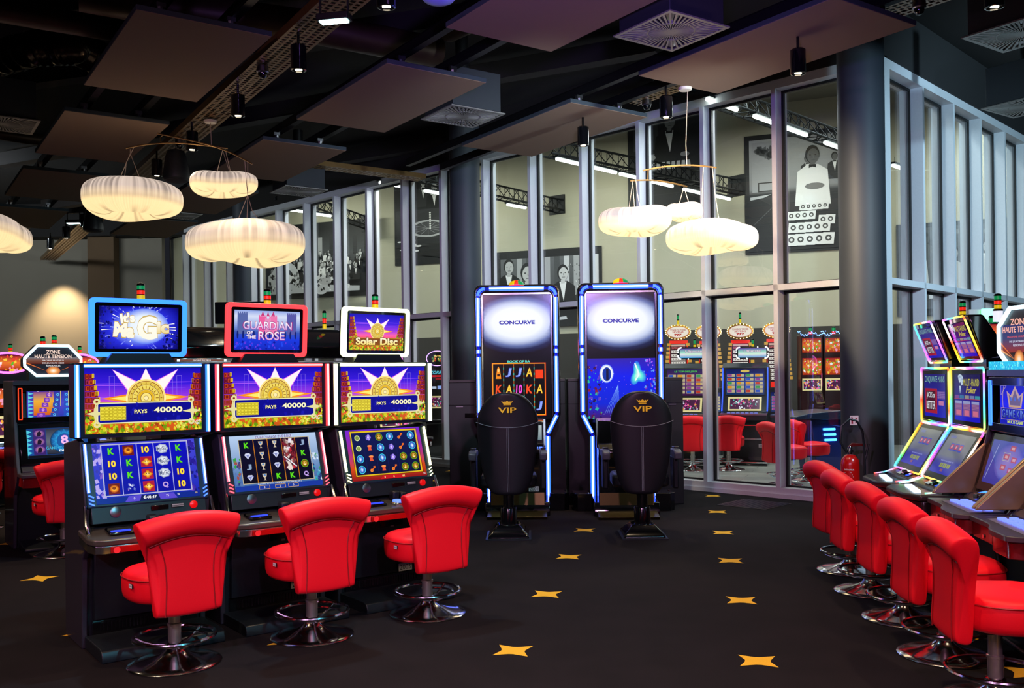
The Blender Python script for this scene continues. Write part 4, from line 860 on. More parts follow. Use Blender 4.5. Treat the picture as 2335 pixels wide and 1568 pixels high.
def concurve(a, game):
    w, h = a.w, a.h; y1 = h*.5; ym = -h*.035 if game == 'cards' else -h*.02
    a.grad([(0, '05060c'), (1, '05060c')]); cy = h*.28; rx = w*.74; ry = h*.235
    a.clip = (w/2, h/2); a.radial(0, cy, rx, ry, [(0, 'ffffff'), (.5, 'f4faff'), (.66, 'c8d4f0'), (.8, '6678b0'), (.92, '182450'), (1.06, '06091a')], 40)
    a.text('CONCURVE', 0, cy, h*.034, '9aa8e0', w=w*.54, bold=.05); a.text('CONCURVE', 0, cy, h*.028, '0808a0', w=w*.52, bold=.03)
    if game == 'cards':
        x0, x1, a0, a1 = -w*.36, w*.40, -h*.46, -h*.055
        a.text('BOOK OF RA', w*.02, -h*.035, h*.02, '30d8c8', w=w*.34, bold=.05, out='a03010')
        a.rect(x0-w*.03, x1+w*.03, a0-h*.012, a1+h*.012, '401004'); a.frame(x0-w*.02, x1+w*.02, a0-h*.01, a1+h*.01, w*.016, 'ff4810'); a.frame(x0-w*.012, x1+w*.012, a0-h*.006, a1+h*.006, w*.006, 'ffd030'); a.rect(x0, x1, a0, a1, '080404')
        for i in range(1, 5): a.line([(x0+(x1-x0)*i/5, a0), (x0+(x1-x0)*i/5, a1)], w*.008, 'c86018'); [a.rect(x0+(x1-x0)*i/5-w*.006, x0+(x1-x0)*i/5+w*.006, a0+(a1-a0)*k/9, a0+(a1-a0)*(k+.4)/9, '38b8a0') for k in range(9)]
        L = [['pharaoh', 'K', 'Q'], ['J', 'A', '10'], ['J', '10', 'Q'], ['A', 'K', 'Q'], ['panel', 'A', 'J']]; C = {'K': ('ff5020', '601000'), 'A': ('ffd040', '6a2800'), 'J': ('90a8ff', '182890'), '10': ('ff50e0', '680860'), 'Q': ('50f040', '0a4808')}
        for i in range(5):
            for j in range(3):
                x = x0+(x1-x0)*(i+.5)/5; y = a1-(a1-a0)*(j+.5)/3; k = L[i][j]
                if k == 'panel': a.rect(x-w*.06, x+w*.06, y-h*.05, y+h*.02, 'ff4010')
                elif k == 'pharaoh': a.poly([(x-w*.04, y-h*.05), (x+w*.04, y-h*.05), (x+w*.02, y+h*.03), (x, y+h*.05), (x-w*.02, y+h*.03)], 'ff9018'); a.ell(x, y+h*.018, w*.014, h*.016, 'ffd878', 10); a.rect(x-w*.02, x+w*.02, y-h*.03, y-h*.01, '401800')
                else: c, o = C[k]; a.text(k, x, y, h*.07, c, w=w*.095, bold=.02, out=o, shear=.1)
    else:
        a.grad([(0, '401868'), (.25, '1028d8'), (.7, '1020f0'), (1, '3020b0')], -w/2, w/2, -h/2, ym)
        a.radial(w*.3, -h*.47, w*.4, h*.1, [(0, '50c8ff'), (1, '1030e0')], 20); busy(a, -w*.5, -w*.3, -h*.5, -h*.06, 60, ['581850', '8a1840', '281060', '6040c8', '20c0a0'], w*.008, w*.035, 2); busy(a, w*.32, w*.5, -h*.3, -h*.03, 40, ['8028b0', '3020c0', '60a0ff', 'b060ff'], w*.008, w*.03, 3)
        for k in range(46): r = random.Random(k); a.ell(r.uniform(-.48, .48)*w, -h*r.uniform(.04, .48), w*.004, w*.004, r.choice(['ffffff', '60e0ff', 'ff80c0']), 6); a.L -= 1
        a.radial(-w*.22, -h*.14, w*.105, h*.075, [(0, 'ffffff'), (.8, 'f8fcff'), (1, '5078ff')], 26); a.ell(-w*.215, -h*.145, w*.065, h*.056, '0c38a8', 24); a.rect(-w*.225, -w*.19, -h*.19, -h*.10, '101840')
        a.radial(w*.24, -h*.15, w*.10, h*.085, [(0, 'e8fff8'), (.5, '60f0e0'), (1, '1848f0')], 26, lambda q: 1+.3*math.cos(3*q+1)); a.line([(w*.2, -h*.06), (w*.26, -h*.15), (w*.2, -h*.2)], w*.02, 'f0fffc')
        for k in range(8): a.line([(-w*.05, -h*.23+k*.001), (-w*.25+k*w*.03, -h*.46)], w*.003, '80b0ff'); a.L -= 1
def fan_cards(a, x, y, s):
    for k in range(5):
        q = math.radians(115-24*k); cx = x+s*.55*math.cos(q); cy = y+s*.55*math.sin(q)-s*.1; P = []
        for u, v in ((-.16, -.34), (.16, -.34), (.16, .34), (-.16, .34)): P.append((cx+s*(u*math.sin(q)+v*math.cos(q)), cy+s*(-u*math.cos(q)+v*math.sin(q))))
        a.poly(P, 'd0e4f8'); a.ell(cx+s*.1*math.cos(q), cy+s*.12*math.sin(q), s*.06, s*.09, '3858a8', 8)
    a.poly([(x-s*.25, y-s*.2), (x+s*.25, y-s*.2), (x-s*.02, y-s*.85)], 'c0d8f0')
def poker_mains(a):
    w, h = a.w, a.h; a.grad([(0, '1818c8'), (.5, '2420a0'), (1, '241a80')]); a.text('CINQUANTE MAINS', 0, h*.37, h*.17, '8ac8c0', w=w*.92, bold=.0, out='181060')
    a.rect(-w*.45, w*.12, -h*.42, h*.16, 'b01838'); a.rect(-w*.40, w*.04, -h*.35, h*.10, '500c30'); a.text('JACKS or', -w*.18, -h*.01, h*.17, 'f0f0f8', w=w*.40, bold=.02, out='181020'); a.text('BETTER', -w*.18, -h*.23, h*.19, 'f0f0f8', w=w*.42, bold=.02, out='181020')
    a.rect(w*.14, w*.48, -h*.08, h*.1, '6a48a0')
    for k in range(4): a.line([(w*.14, -h*.04+k*h*.04), (w*.48, -h*.04+k*h*.04)], h*.006, 'b090d0'); a.line([(w*.2+k*w*.08, -h*.08), (w*.2+k*w*.08, h*.1)], h*.006, 'b090d0')
    a.rect(w*.2, w*.42, -h*.22, -h*.12, 'd080b0')
def poker_multi(a):
    w, h = a.w, a.h; a.grad([(0, '1818e0'), (.5, '2c2090'), (1, '201c58')]); fan_cards(a, -w*.26, h*.30, h*.26)
    a.text('MULTI-HAND', w*.17, h*.33, h*.15, 'd8d860', w=w*.60, bold=.0, out='604810'); a.text('Poker', w*.17, h*.17, h*.14, 'd8c858', w=w*.4, bold=.02, out='38186a', shear=.3)
    for k in range(5): a.rect(-w*.48+k*w*.2, -w*.31+k*w*.2, -h*.02, h*.05, ['8048a0', '3878b0', 'a09890', '7888b8', '40a0b0'][k]); a.L -= 1
    a.rect(-w/2, w/2, -h*.035, -h*.022, 'c04048')
    for k in range(3):
        x = -w*.33+k*w*.33; a.rect(x-w*.14, x+w*.14, -h*.40, -h*.07, '8a5898'); a.rect(x-w*.14, x+w*.14, -h*.13, -h*.07, 'a0a8d8'); a.rect(x-w*.09, x+w*.09, -h*.38, -h*.27, 'e07898')
        for j in range(4): a.line([(x-w*.13, -h*.15-j*h*.028), (x+w*.13, -h*.15-j*h*.028)], h*.006, 'c898b0'); a.L -= 1
def poker_low(a, n=3):
    w, h = a.w, a.h; a.grad([(0, '3030c0'), (.3, '4040a8'), (.45, '70748a'), (1, '8c9090')])
    for k in range(3): x = (-.16+.17*k)*w; a.rect(x-w*.07, x+w*.07, h*.08, h*.27, '4858c0'); a.rect(x-w*.055, x+w*.055, h*.12, h*.24, 'c05070'); a.ell(x, h*.18, w*.03, h*.035, 'e0b0b8', 8)
    a.text('MULTI-HAND GAME TYPE', 0, -h*.18, h*.03, 'b0b8ff', w=w*.5)
    for k in range(3): a.rect((-.2+.14*k)*w, (-.08+.14*k)*w, -h*.34, -h*.24, '98a060'); a.text('8', (-.14+.14*k)*w, -h*.29, h*.06, '50582a')
    a.rect(-w*.08, w*.02, -h*.44, -h*.38, '905878'); a.rect(-w*.4, -w*.2, h*.38, h*.45, '8088b8')
def gk_top(a):
    w, h = a.w, a.h; a.grad([(0, '1010b8'), (.5, '1818e8'), (1, '0c0ca0')]); a.ring(0, h*.1, w*.40, w*.412, 'c8a878', 30); a.rect(-w*.5, w*.5, -h*.5, -h*.1, '1010b0')
    for s in (-1, 1): a.line([(s*w*.46, h*.42), (s*w*.28, h*.42), (s*w*.46, h*.2), (s*w*.46, h*.42)], h*.01, 'c8b090')
    a.poly([(-w*.2, -h*.04), (w*.2, -h*.04), (w*.27, h*.3), (w*.14, h*.2), (0, h*.42), (-w*.14, h*.2), (-w*.27, h*.3)], 'b89890'); a.poly([(-w*.16, -h*.02), (w*.16, -h*.02), (w*.2, h*.22), (w*.1, h*.12), (0, h*.33), (-w*.1, h*.12), (-w*.2, h*.22)], '685878')
    for x in (-.13, 0, .13): a.ell(w*x, h*.12, w*.025, h*.05, '4868c8', 8)
    a.rect(-w*.2, w*.2, -h*.07, -h*.03, 'c09870'); a.frame(-w*.46, w*.46, -h*.36, -h*.09, h*.01, 'c8a060'); a.text('GAME KING', 0, -h*.215, h*.19, '6888e0', w=w*.86, bold=.01, out='101038', c2='38489a'); a.text('MULTI-GAME', 0, -h*.405, h*.07, 'c8d850', w=w*.5, bold=.02)
def gk_low(a):
    w, h = a.w, a.h; a.grad([(0, '2838a8'), (1, '5058b8')]); a.radial(w*.08, h*.05, w*.38, h*.42, [(0, 'a080d0'), (.8, '7068c8'), (1, '4850b8')], 26)
    for x, y in ((0, .16), (.22, .12), (-.02, -.08), (.2, -.12), (.12, .36)): a.rect(w*(x-.07), w*(x+.07), h*(y-.06), h*(y+.06), 'c04868'); a.rect(w*(x-.04), w*(x+.04), h*(y-.03), h*(y+.03), 'e0a8b0')
    a.frame(w*-.09, w*.09, h*.07, h*.25, h*.01, 'd8d0a0'); a.line([(-w*.3, h*.4), (-w*.44, -h*.4)], w*.012, 'b0b8e8'); a.ell(w*.12, -h*.36, w*.04, h*.03, '3878e8', 10); a.ell(w*.22, -h*.36, w*.04, h*.03, 'd8c890', 10)
def top777(a):
    w, h = a.w, a.h; a.radial(0, 0, w*.5, h*.5, [(0, 'fff8f0'), (.9, 'fff0e0'), (1, 'c03020')], 26); a.text('TOWER OF POWER', 0, h*.17, h*.15, 'b03020', w=w*.7, bold=.02); a.text('SEVENS', 0, h*.0, h*.14, 'c83028', w=w*.5, bold=.02); a.text('777', 0, -h*.24, h*.2, 'c01818', w=w*.34, bold=.06)
def paytab(a):
    w, h = a.w, a.h; a.rect(-w/2, w/2, -h/2, h/2, '30161a'); a.text('SUPER JACKPOT', 0, h*.38, h*.07, 'e07070', w=w*.8, bold=.02); a.rect(-w*.42, w*.42, h*.43, h*.48, 'd8b0a0')
    for k in range(8):
        y = h*(.29-.1*k); a.rect(-w*.42, w*.42, y-h*.033, y+h*.033, 'e8e0d8')
        for j in range(5): a.ell((-.3+.15*j)*w, y, w*.03, h*.02, '403838', 6); a.L -= 1
def menu(a, seed=0, hue='blue'):
    w, h = a.w, a.h; a.grad([(0, '083060'), (.4, '1040a0'), (1, '081050')] if hue == 'blue' else [(0, '401048'), (.5, '602878'), (1, '282058')]); r = random.Random(seed)
    (a.text('LE TOP DES JEUX', 0, h*.4, h*.08, '50e050', w=w*.6, bold=.02) if hue != 'blue' else a.ell(0, h*.4, w*.12, h*.05, 'e8c860', 12))
    for j in range(5):
        for i in range(4): x = (-.36+.24*i)*w; y = h*(.24-.15*j); a.rect(x-w*.1, x+w*.1, y-h*.055, y+h*.055, 'c8b890'); a.rect(x-w*.09, x+w*.02, y-h*.045, y+h*.045, r.choice(['c83828', '2858c8', 'e89828', '38a058', '984098']))
def fruit(a, seed=0):
    w, h = a.w, a.h; a.grad([(0, 'b02810'), (.5, 'f07830'), (1, 'a01828')]); busy(a, -w*.45, w*.45, -h*.4, h*.4, 60, ['ffd040', '60c030', 'f04030', 'ffffff', 'f8a0c0', 'e89020'], h*.03, h*.11, seed)
def fruit_low(a, seed=0):
    w, h = a.w, a.h; a.rect(-w/2, w/2, -h/2, h/2, 'f0e0a0'); a.rect(-w*.44, w*.44, -h*.38, h*.38, '502048'); busy(a, -w*.4, w*.4, -h*.34, h*.34, 50, ['ff70c0', 'f0f0ff', '60d0c0', 'c03080', 'ffb040'], h*.04, h*.09, seed)
def superpay(a):
    w, h = a.w, a.h; a.radial(0, 0, w*.5, h*.5, [(0, '581878'), (.8, '8020a0'), (.82, 'ff50c0'), (.9, 'ff80e0'), (.92, '380850'), (1, '380850')], 30); a.text('SUPER', 0, h*.12, h*.22, 'ff9030', w=w*.5, bold=.04, out='400010'); a.text('Times Pay', 0, -h*.14, h*.18, 'f0c0ff', w=w*.6, bold=.02, shear=.2, out='600840')
def sign_led(a):
    w, h = a.w, a.h; a.grad([(0, '20a0e0'), (.4, 'f8f8ff'), (.6, 'a8f0d8'), (1, '6830b0')]); a.text('Ultimate', 0, h*.2, h*.26, 'ffe8f8', w=w*.6, bold=.02, out='603080'); a.rect(-w*.3, w*.3, -h*.2, 0, 'e0ffe8')
def sword_sign(a):
    w, h = a.w, a.h; a.rect(-w/2, w/2, -h/2, h/2, '080a10'); a.text('ZORRO', 0, h*.25, h*.22, '60d8f0', w=w*.8, bold=.02, shear=.3); a.rect(-w*.3, w*.4, -h*.1, h*.04, 'd01820'); a.rect(-w*.1, w*.4, -h*.3, -h*.18, 'a01018')

# ------------------------------------------------------------------ machine parts shared by several builders
GRN = glow('tower_green', '0a9a50', .6, False); RDL = glow('tower_red', 'f02810', .9, False); YLW = glow('tower_yellow', 'e0c010', .8, False); ORG = glow('tower_orange', 'ff9010', 2.2, False); CLR = glow('tower_white', 'e0e4f0', 1.1, False)
def signal_tower(parent, x, y, z, r=.022, hh=.028, segs=(YLW, RDL, GRN), white=0, lit=None):
    e = bpy.data.objects.new('signal_tower', None); LC.objects.link(e); e.parent = parent; e.location = (x, y, z); z = 0
    if white:
        mb = MB(); mb.lathe([(r*1.35, 0), (r*1.35, white)], 20); mb.build('clear_lens', CLR, e); z = white
        mb = MB(); mb.lathe([(r*1.4, white), (r*1.4, white+.012), (r, white+.016)], 20); mb.build('collar', GLOSS, e); z += .014
    for k, m in enumerate(segs):
        mb = MB(); mb.lathe([(r, z), (r, z+hh*.82)], 20); mb.build('light_segment', m, e)
        mb = MB(); mb.lathe([(r*1.06, z+hh*.82), (r*1.06, z+hh)], 20); mb.build('spacer_ring', GLOSS, e); z += hh
    mb = MB(); mb.lathe([(r*1.05, z), (r*.95, z+.008), (r*.4, z+.012)], 20); mb.build('cap', GLOSS, e); return e
def strip(parent, name, pts, r, m, n=8):
    mb = MB(); mb.tube(pts, r, n); return mb.build(name, m, parent)
CORE = glow('light_core', (.85, .92, 1), 2.2, False)
def cored(parent, name, pts, r, m, core=CORE):
    o = strip(parent, name, pts, r, m); mb = MB(); mb.tube([(x, y-r*.72, z) for x, y, z in pts], r*.48, 6); mb.build('light_core', core, o); return o
def art(w, h, fn, name, m, parent, loc, rot=(0, 0, 0), *k, **kk):
    a = Art(w, h); fn(a, *k); return a.build(name, m, parent, loc, rot, **kk)
def framed(parent, name, x0, x1, z0, z1, r, wd, y0, y1, m, loc=(0, 0, 0), rot=(0, 0, 0), bevel=.003):
    """a rounded picture-frame ring"""
    o = rrect(x0, x1, z0, z1, r); i = rrect(x0+wd, x1-wd, z0+wd, z1-wd, max(.001, r-wd*.6)); n = len(o)
    v = [(p[0], y0, p[1]) for p in o]+[(p[0], y0, p[1]) for p in i]+[(p[0], y1, p[1]) for p in o]+[(p[0], y1, p[1]) for p in i]; f = []
    for k in range(n):
        j = (k+1) % n; f += [(k, j, n+j, n+k), (2*n+k, 3*n+k, 3*n+j, 2*n+j), (k, 2*n+k, 2*n+j, j), (n+k, n+j, 3*n+j, 3*n+k)]
    mb = MB(); mb.add(v, f); return mb.build(name, m, parent, bevel=bevel, loc=loc, rot=rot)

def number_plate(parent, x, y, z, txt, rot=(0, 0, 0)):
    a = Art(.105, .052, 'c8ccd0'); a.text(txt, 0, 0, .034, '15181c', w=.085, bold=.0); return a.build('number_plate', PRINT, parent, (x, y, z), rot)

# ---- the three front machines: double screens, glowing edge strips, swivelled top display
def curve_slot(label, loc, led, led2, top_fn, low_fn, number, tilt):
    t = thing('slot_machine', label, 'slot machine', loc, E1, 'slot machines of the front left row')
    CR = glow('core_'+led, mixc(lin(led), (1, 1, 1), .62), 1.8, False); LED = glow('led_'+led, led, 3.4); LEDL = glow('led_low_'+led2, led2, 3.2)
    body = [(.42, 0), (.42, 1.12), (.10, 1.16), (.04, 1.15), (-.07, .80), (-.05, .70), (-.12, .655), (-.10, .60), (.0, .50), (.03, .10), (.03, 0)]
    for s in (-1, 1):
        mb = MB(); mb.prism(body, s*.315, s*.345, 'x'); mb.build('side_panel', CAB, t, bevel=.006)
    mb = MB(); mb.prism([(.40, 0), (.40, 1.12), (.09, 1.14), (-.045, .80), (-.03, .70), (-.09, .64), (.03, .50), (.05, .09), (.05, 0)], -.315, .315, 'x'); cab = mb.build('cabinet', BLK, t, bevel=.004)
    mb = MB(); mb.prism([(.012, .15), (.052, .15), (.052, .56), (-.012, .56)], -.285, .285, 'x'); dr = mb.build('lower_door', BLK, t, bevel=.006)
    mb = MB(); mb.box(-.012, .012, -.006, .012, 0, .012); mb.build('lock', SATIN, dr, loc=(.04, -.012, .47)); mb = MB(); mb.box(-.09, .09, -.01, .01, 0, .05); mb.build('cash_slot', GLOSS, dr, loc=(.04, -.006, .475), bevel=.005)
    mb = MB()
    for k in range(26): mb.box(-.25+k*.02, -.24+k*.02, .018, .024, .085, .13)
    mb.box(-.29, .29, .024, .05, .07, .145); mb.build('vent', GLOSS, t, smooth=0)
    mb = MB(); mb.prism([(-.315, -.02), (-.335, .03), (-.32, .06), (-.29, .07), (.03, .07), (.03, 0), (-.33, 0)][2:]+[(-.335, 0), (-.335, .03)], -.33, .33, 'x'); mb.build('footrest', BLK, t, bevel=.012)
    # upper display
    mb = MB(); mb.box(-.375, .375, .0, .14, 1.165, 1.585); ud = mb.build('upper_display', mat('bezel_blue_black', '0d1d2a', .35), t, bevel=.008)
    art(.645, .365, solar, 'upper_screen', SCREEN, ud, (0, -.001, 1.372))
    for s in (-1, 1): cored(ud, 'side_light', [(s*.362, -.006, 1.175), (s*.362, -.006, 1.575)], .0135, LED, CR)
    cored(ud, 'top_light', [(-.325, -.004, 1.569), (.325, -.004, 1.569)], .010, LED, CR)
    # lower display, leaning back
    R = math.atan2(.105, .33); e = bpy.data.objects.new('lower_display', None)
    mb = MB(); mb.box(-.335, .335, 0, .06, -.185, .185); ld = mb.build('lower_display', mat('bezel_grey', '16303a', .35), t, loc=(0, -.028, .965), rot=(-R, 0, 0), bevel=.008)
    art(.57, .345, low_fn, 'lower_screen', SCREEN, ld, (0, -.001, .005))
    for s in (-1, 1):
        cored(ld, 'side_light', [(s*.322, -.008, .175), (s*.322, -.008, -.10)], .009, LEDL, CR)
        for k in range(3): strip(ld, 'light_fin', [(s*.325, -.012, -.115-.022*k), (s*.300, -.018, -.130-.022*k)], .004, LEDL)
    # console
    mb = MB(); mb.prism([(-.075, .80), (-.10, .70), (-.06, .70), (-.03, .80)], -.315, .315, 'x'); cb = mb.build('console_back', BLK, t, bevel=.004)
    mb = MB(); mb.lathe([(.03, 0), (.03, .006), (.024, .008)], 20); mb.build('badge', SATIN, cb, loc=(-.19, -.087, .757), rot=(math.radians(80), 0, 0))
    mb = MB(); mb.box(-.05, .05, -.006, .01, -.016, .016); mb.build('card_reader', GLOSS, cb, loc=(.05, -.088, .76), bevel=.005)
    a = Art(.07, .02, '101010'); a.rect(-.032, .032, .001, .008, 'a8a8a8'); a.rect(-.032, .032, -.008, -.002, '888888'); a.build('rating_label', PRINT, cb, (.15, -.094, .765), (math.radians(-12), 0, 0))
    mb = MB(); mb.lathe([(.022, 0), (.022, .008), (.015, .012)], 18); mb.build('red_button', glow('button_red', 'd00808', .9, False), cb, loc=(.24, -.088, .76), rot=(math.radians(80), 0, 0))
    P = [(-.375, -.04), (-.375, -.24), (-.35, -.285), (-.30, -.30), (.30, -.30), (.35, -.285), (.375, -.24), (.375, -.04)]
    mb = MB(); mb.prism(P, 0, .035, 'z'); dk_ = mb.build('deck', mat('deck_satin', '5b544c', .3, .5), t, loc=(0, 0, .645), rot=(math.radians(7), 0, 0), bevel=.008)
    mb = MB(); mb.prism([(x*.98, y*.985) for x, y in P], -.045, 0, 'z'); mb.build('edge_band', CHROME, dk_, bevel=.004)
    mb = MB(); mb.box(-.27, .27, -.305, -.29, -.04, -.004); mb.build('red_trim', mat('red_lacquer', 'b00a0a', .2, coat=.6), dk_, bevel=.003)
    mb = MB(); mb.lathe([(.018, 0), (.018, .008)], 16); mb.build('key_ring', CHROME, dk_, loc=(-.24, -.303, -.022), rot=(math.radians(90), 0, 0))
    mb = MB(); mb.lathe([(.05, 0), (.05, .012), (.04, .02)], 24); mb.build('button_rim', CHROME, dk_, loc=(-.03, -.22, .033)); mb = MB(); mb.lathe([(.042, .012), (.038, .026), (.01, .03)], 24); mb.build('spin_button', glow('button_blue', '5070ff', 2.2), dk_, loc=(-.03, -.22, .035))
    mb = MB(); mb.box(-.26, -.12, -.24, -.12, .035, .055); mb.build('ticket_printer', GLOSS, dk_, bevel=.01); mb = MB(); mb.box(-.25, -.15, -.235, -.215, .055, .06); mb.build('ticket_slot', glow('slot_blue', '2840ff', 1.5), dk_)
    mb = MB(); mb.box(-.03, .02, -.15, -.09, .035, .10); mb.box(.03, .07, -.15, -.09, .035, .09); mb.build('note_acceptor', BLK, dk_, bevel=.01)
    a = Art(.14, .06, '8090a0'); a.grad([(0, '708898'), (1, 'b8c8d0')]); a.build('player_display', DIM, dk_, (.15, -.13, .038), (math.radians(-90), 0, 0))
    mb = MB(); mb.box(.10, .32, -.27, -.19, .035, .045); bp_ = mb.build('button_panel', GLOSS, dk_, bevel=.004)
    mb = MB(); [mb.box(.12+.04*i, .145+.04*i, -.25, -.225, .045, .05) for i in range(5)]; mb.build('small_button', glow('button_lilac', '8090ff', .8, False), bp_)
    for s in (-1, 1): strip(t, 'chrome_edge', [(s*.345, -.078, .80), (s*.35, -.12, .70), (s*.352, -.18, .66)], .009, CHROME)
    # topper
    mb = MB(); mb.prism([(-.20, 0), (.20, 0), (.16, .06), (-.16, .06)], .06, .22, 'y'); mb.build('topper_stand', BLK, t, loc=(0, 0, 1.58))
    tp = bpy.data.objects.new('topper', None); LC.objects.link(tp); tp.parent = t; tp.location = (0, .10, 1.79); tp.rotation_euler = (math.radians(4), 0, math.radians(tilt))
    framed(tp, 'glowing_frame', -.272, .272, -.168, .168, .03, .026, -.02, .02, LED)
    mb = MB(); mb.prism(rrect(-.262, .262, -.158, .158, .03), -.008, .05, 'y'); mb.build('display_housing', GLOSS, tp)
    art(.445, .245, top_fn, 'topper_screen', SCREEN, tp, (0, -.010, 0), (0, 0, 0), *((False,) if top_fn is solar else ()))
    signal_tower(t, .03, .16, 1.962)
    if number: number_plate(t, .145, -.008, .185, number, (math.radians(-2), 0, 0))
    return t
m1 = [('slot machine with blue glowing frame, topmost display reading It\'s Magic', '2866ff', '3c66ff', magic_top, magic_low, None, 0),
      ('slot machine with red glowing frame and Guardian of the Rose display', 'ff2c30', 'ff4858', rose_top, rose_low, '2002', 3),
      ('slot machine with white glowing frame and Solar Disc display on top', 'f4ffb8', 'fff8b0', solar, solar_low, '2003', 6)]
for k, (lab, l1, l2, tf, lf, num, tl) in enumerate(m1):
    p = O1+e1*(.32+.782*k); curve_slot(lab, (p.x, p.y, 0), l1, l2, tf, lf, num, tl)
# backs of the machines standing against them
for k, lab in ((1, 'black machine back rising behind the red framed machine'), (2, 'black machine back with small lamp rising behind the Solar Disc machine')):
    p = O1+e1*(.10+.782*k)-n1*.78; t = thing('slot_machine', lab, 'slot machine', (p.x, p.y, 0), E1+math.pi, 'machines back to back with the front left row')
    mb = MB(); mb.prism([(0, 0), (.34, 0), (.34, 1.60), (.05, 1.60), (0, 1.5)], -.34, .34, 'x'); mb.build('cabinet', CAB, t, bevel=.01)
    mb = MB(); mb.prism([(-.02, 1.62), (.30, 1.62), (.30, 1.70), (.20, 1.78), (.0, 1.84), (-.06, 1.80)], -.28, .28, 'x'); pd = mb.build('topper_housing', GLOSS, t, bevel=.012)
    if k == 2: signal_tower(t, -.12, .1, 1.84, .014, .04)
p = dist(548, 712, 7.6); t = thing('monitor', 'black flat monitor standing behind the red framed display', 'monitor', (p.x, p.y, 0), 0)
mb = MB(); mb.box(-.21, .21, 0, .04, 1.93, 2.11); mb.build('housing', GLOSS, t, bevel=.006); mb = MB(); mb.box(-.04, .04, .04, .08, 0, 2.0); mb.box(-.2, .2, -.1, .22, 0, .02); mb.build('stand', BLK, t)

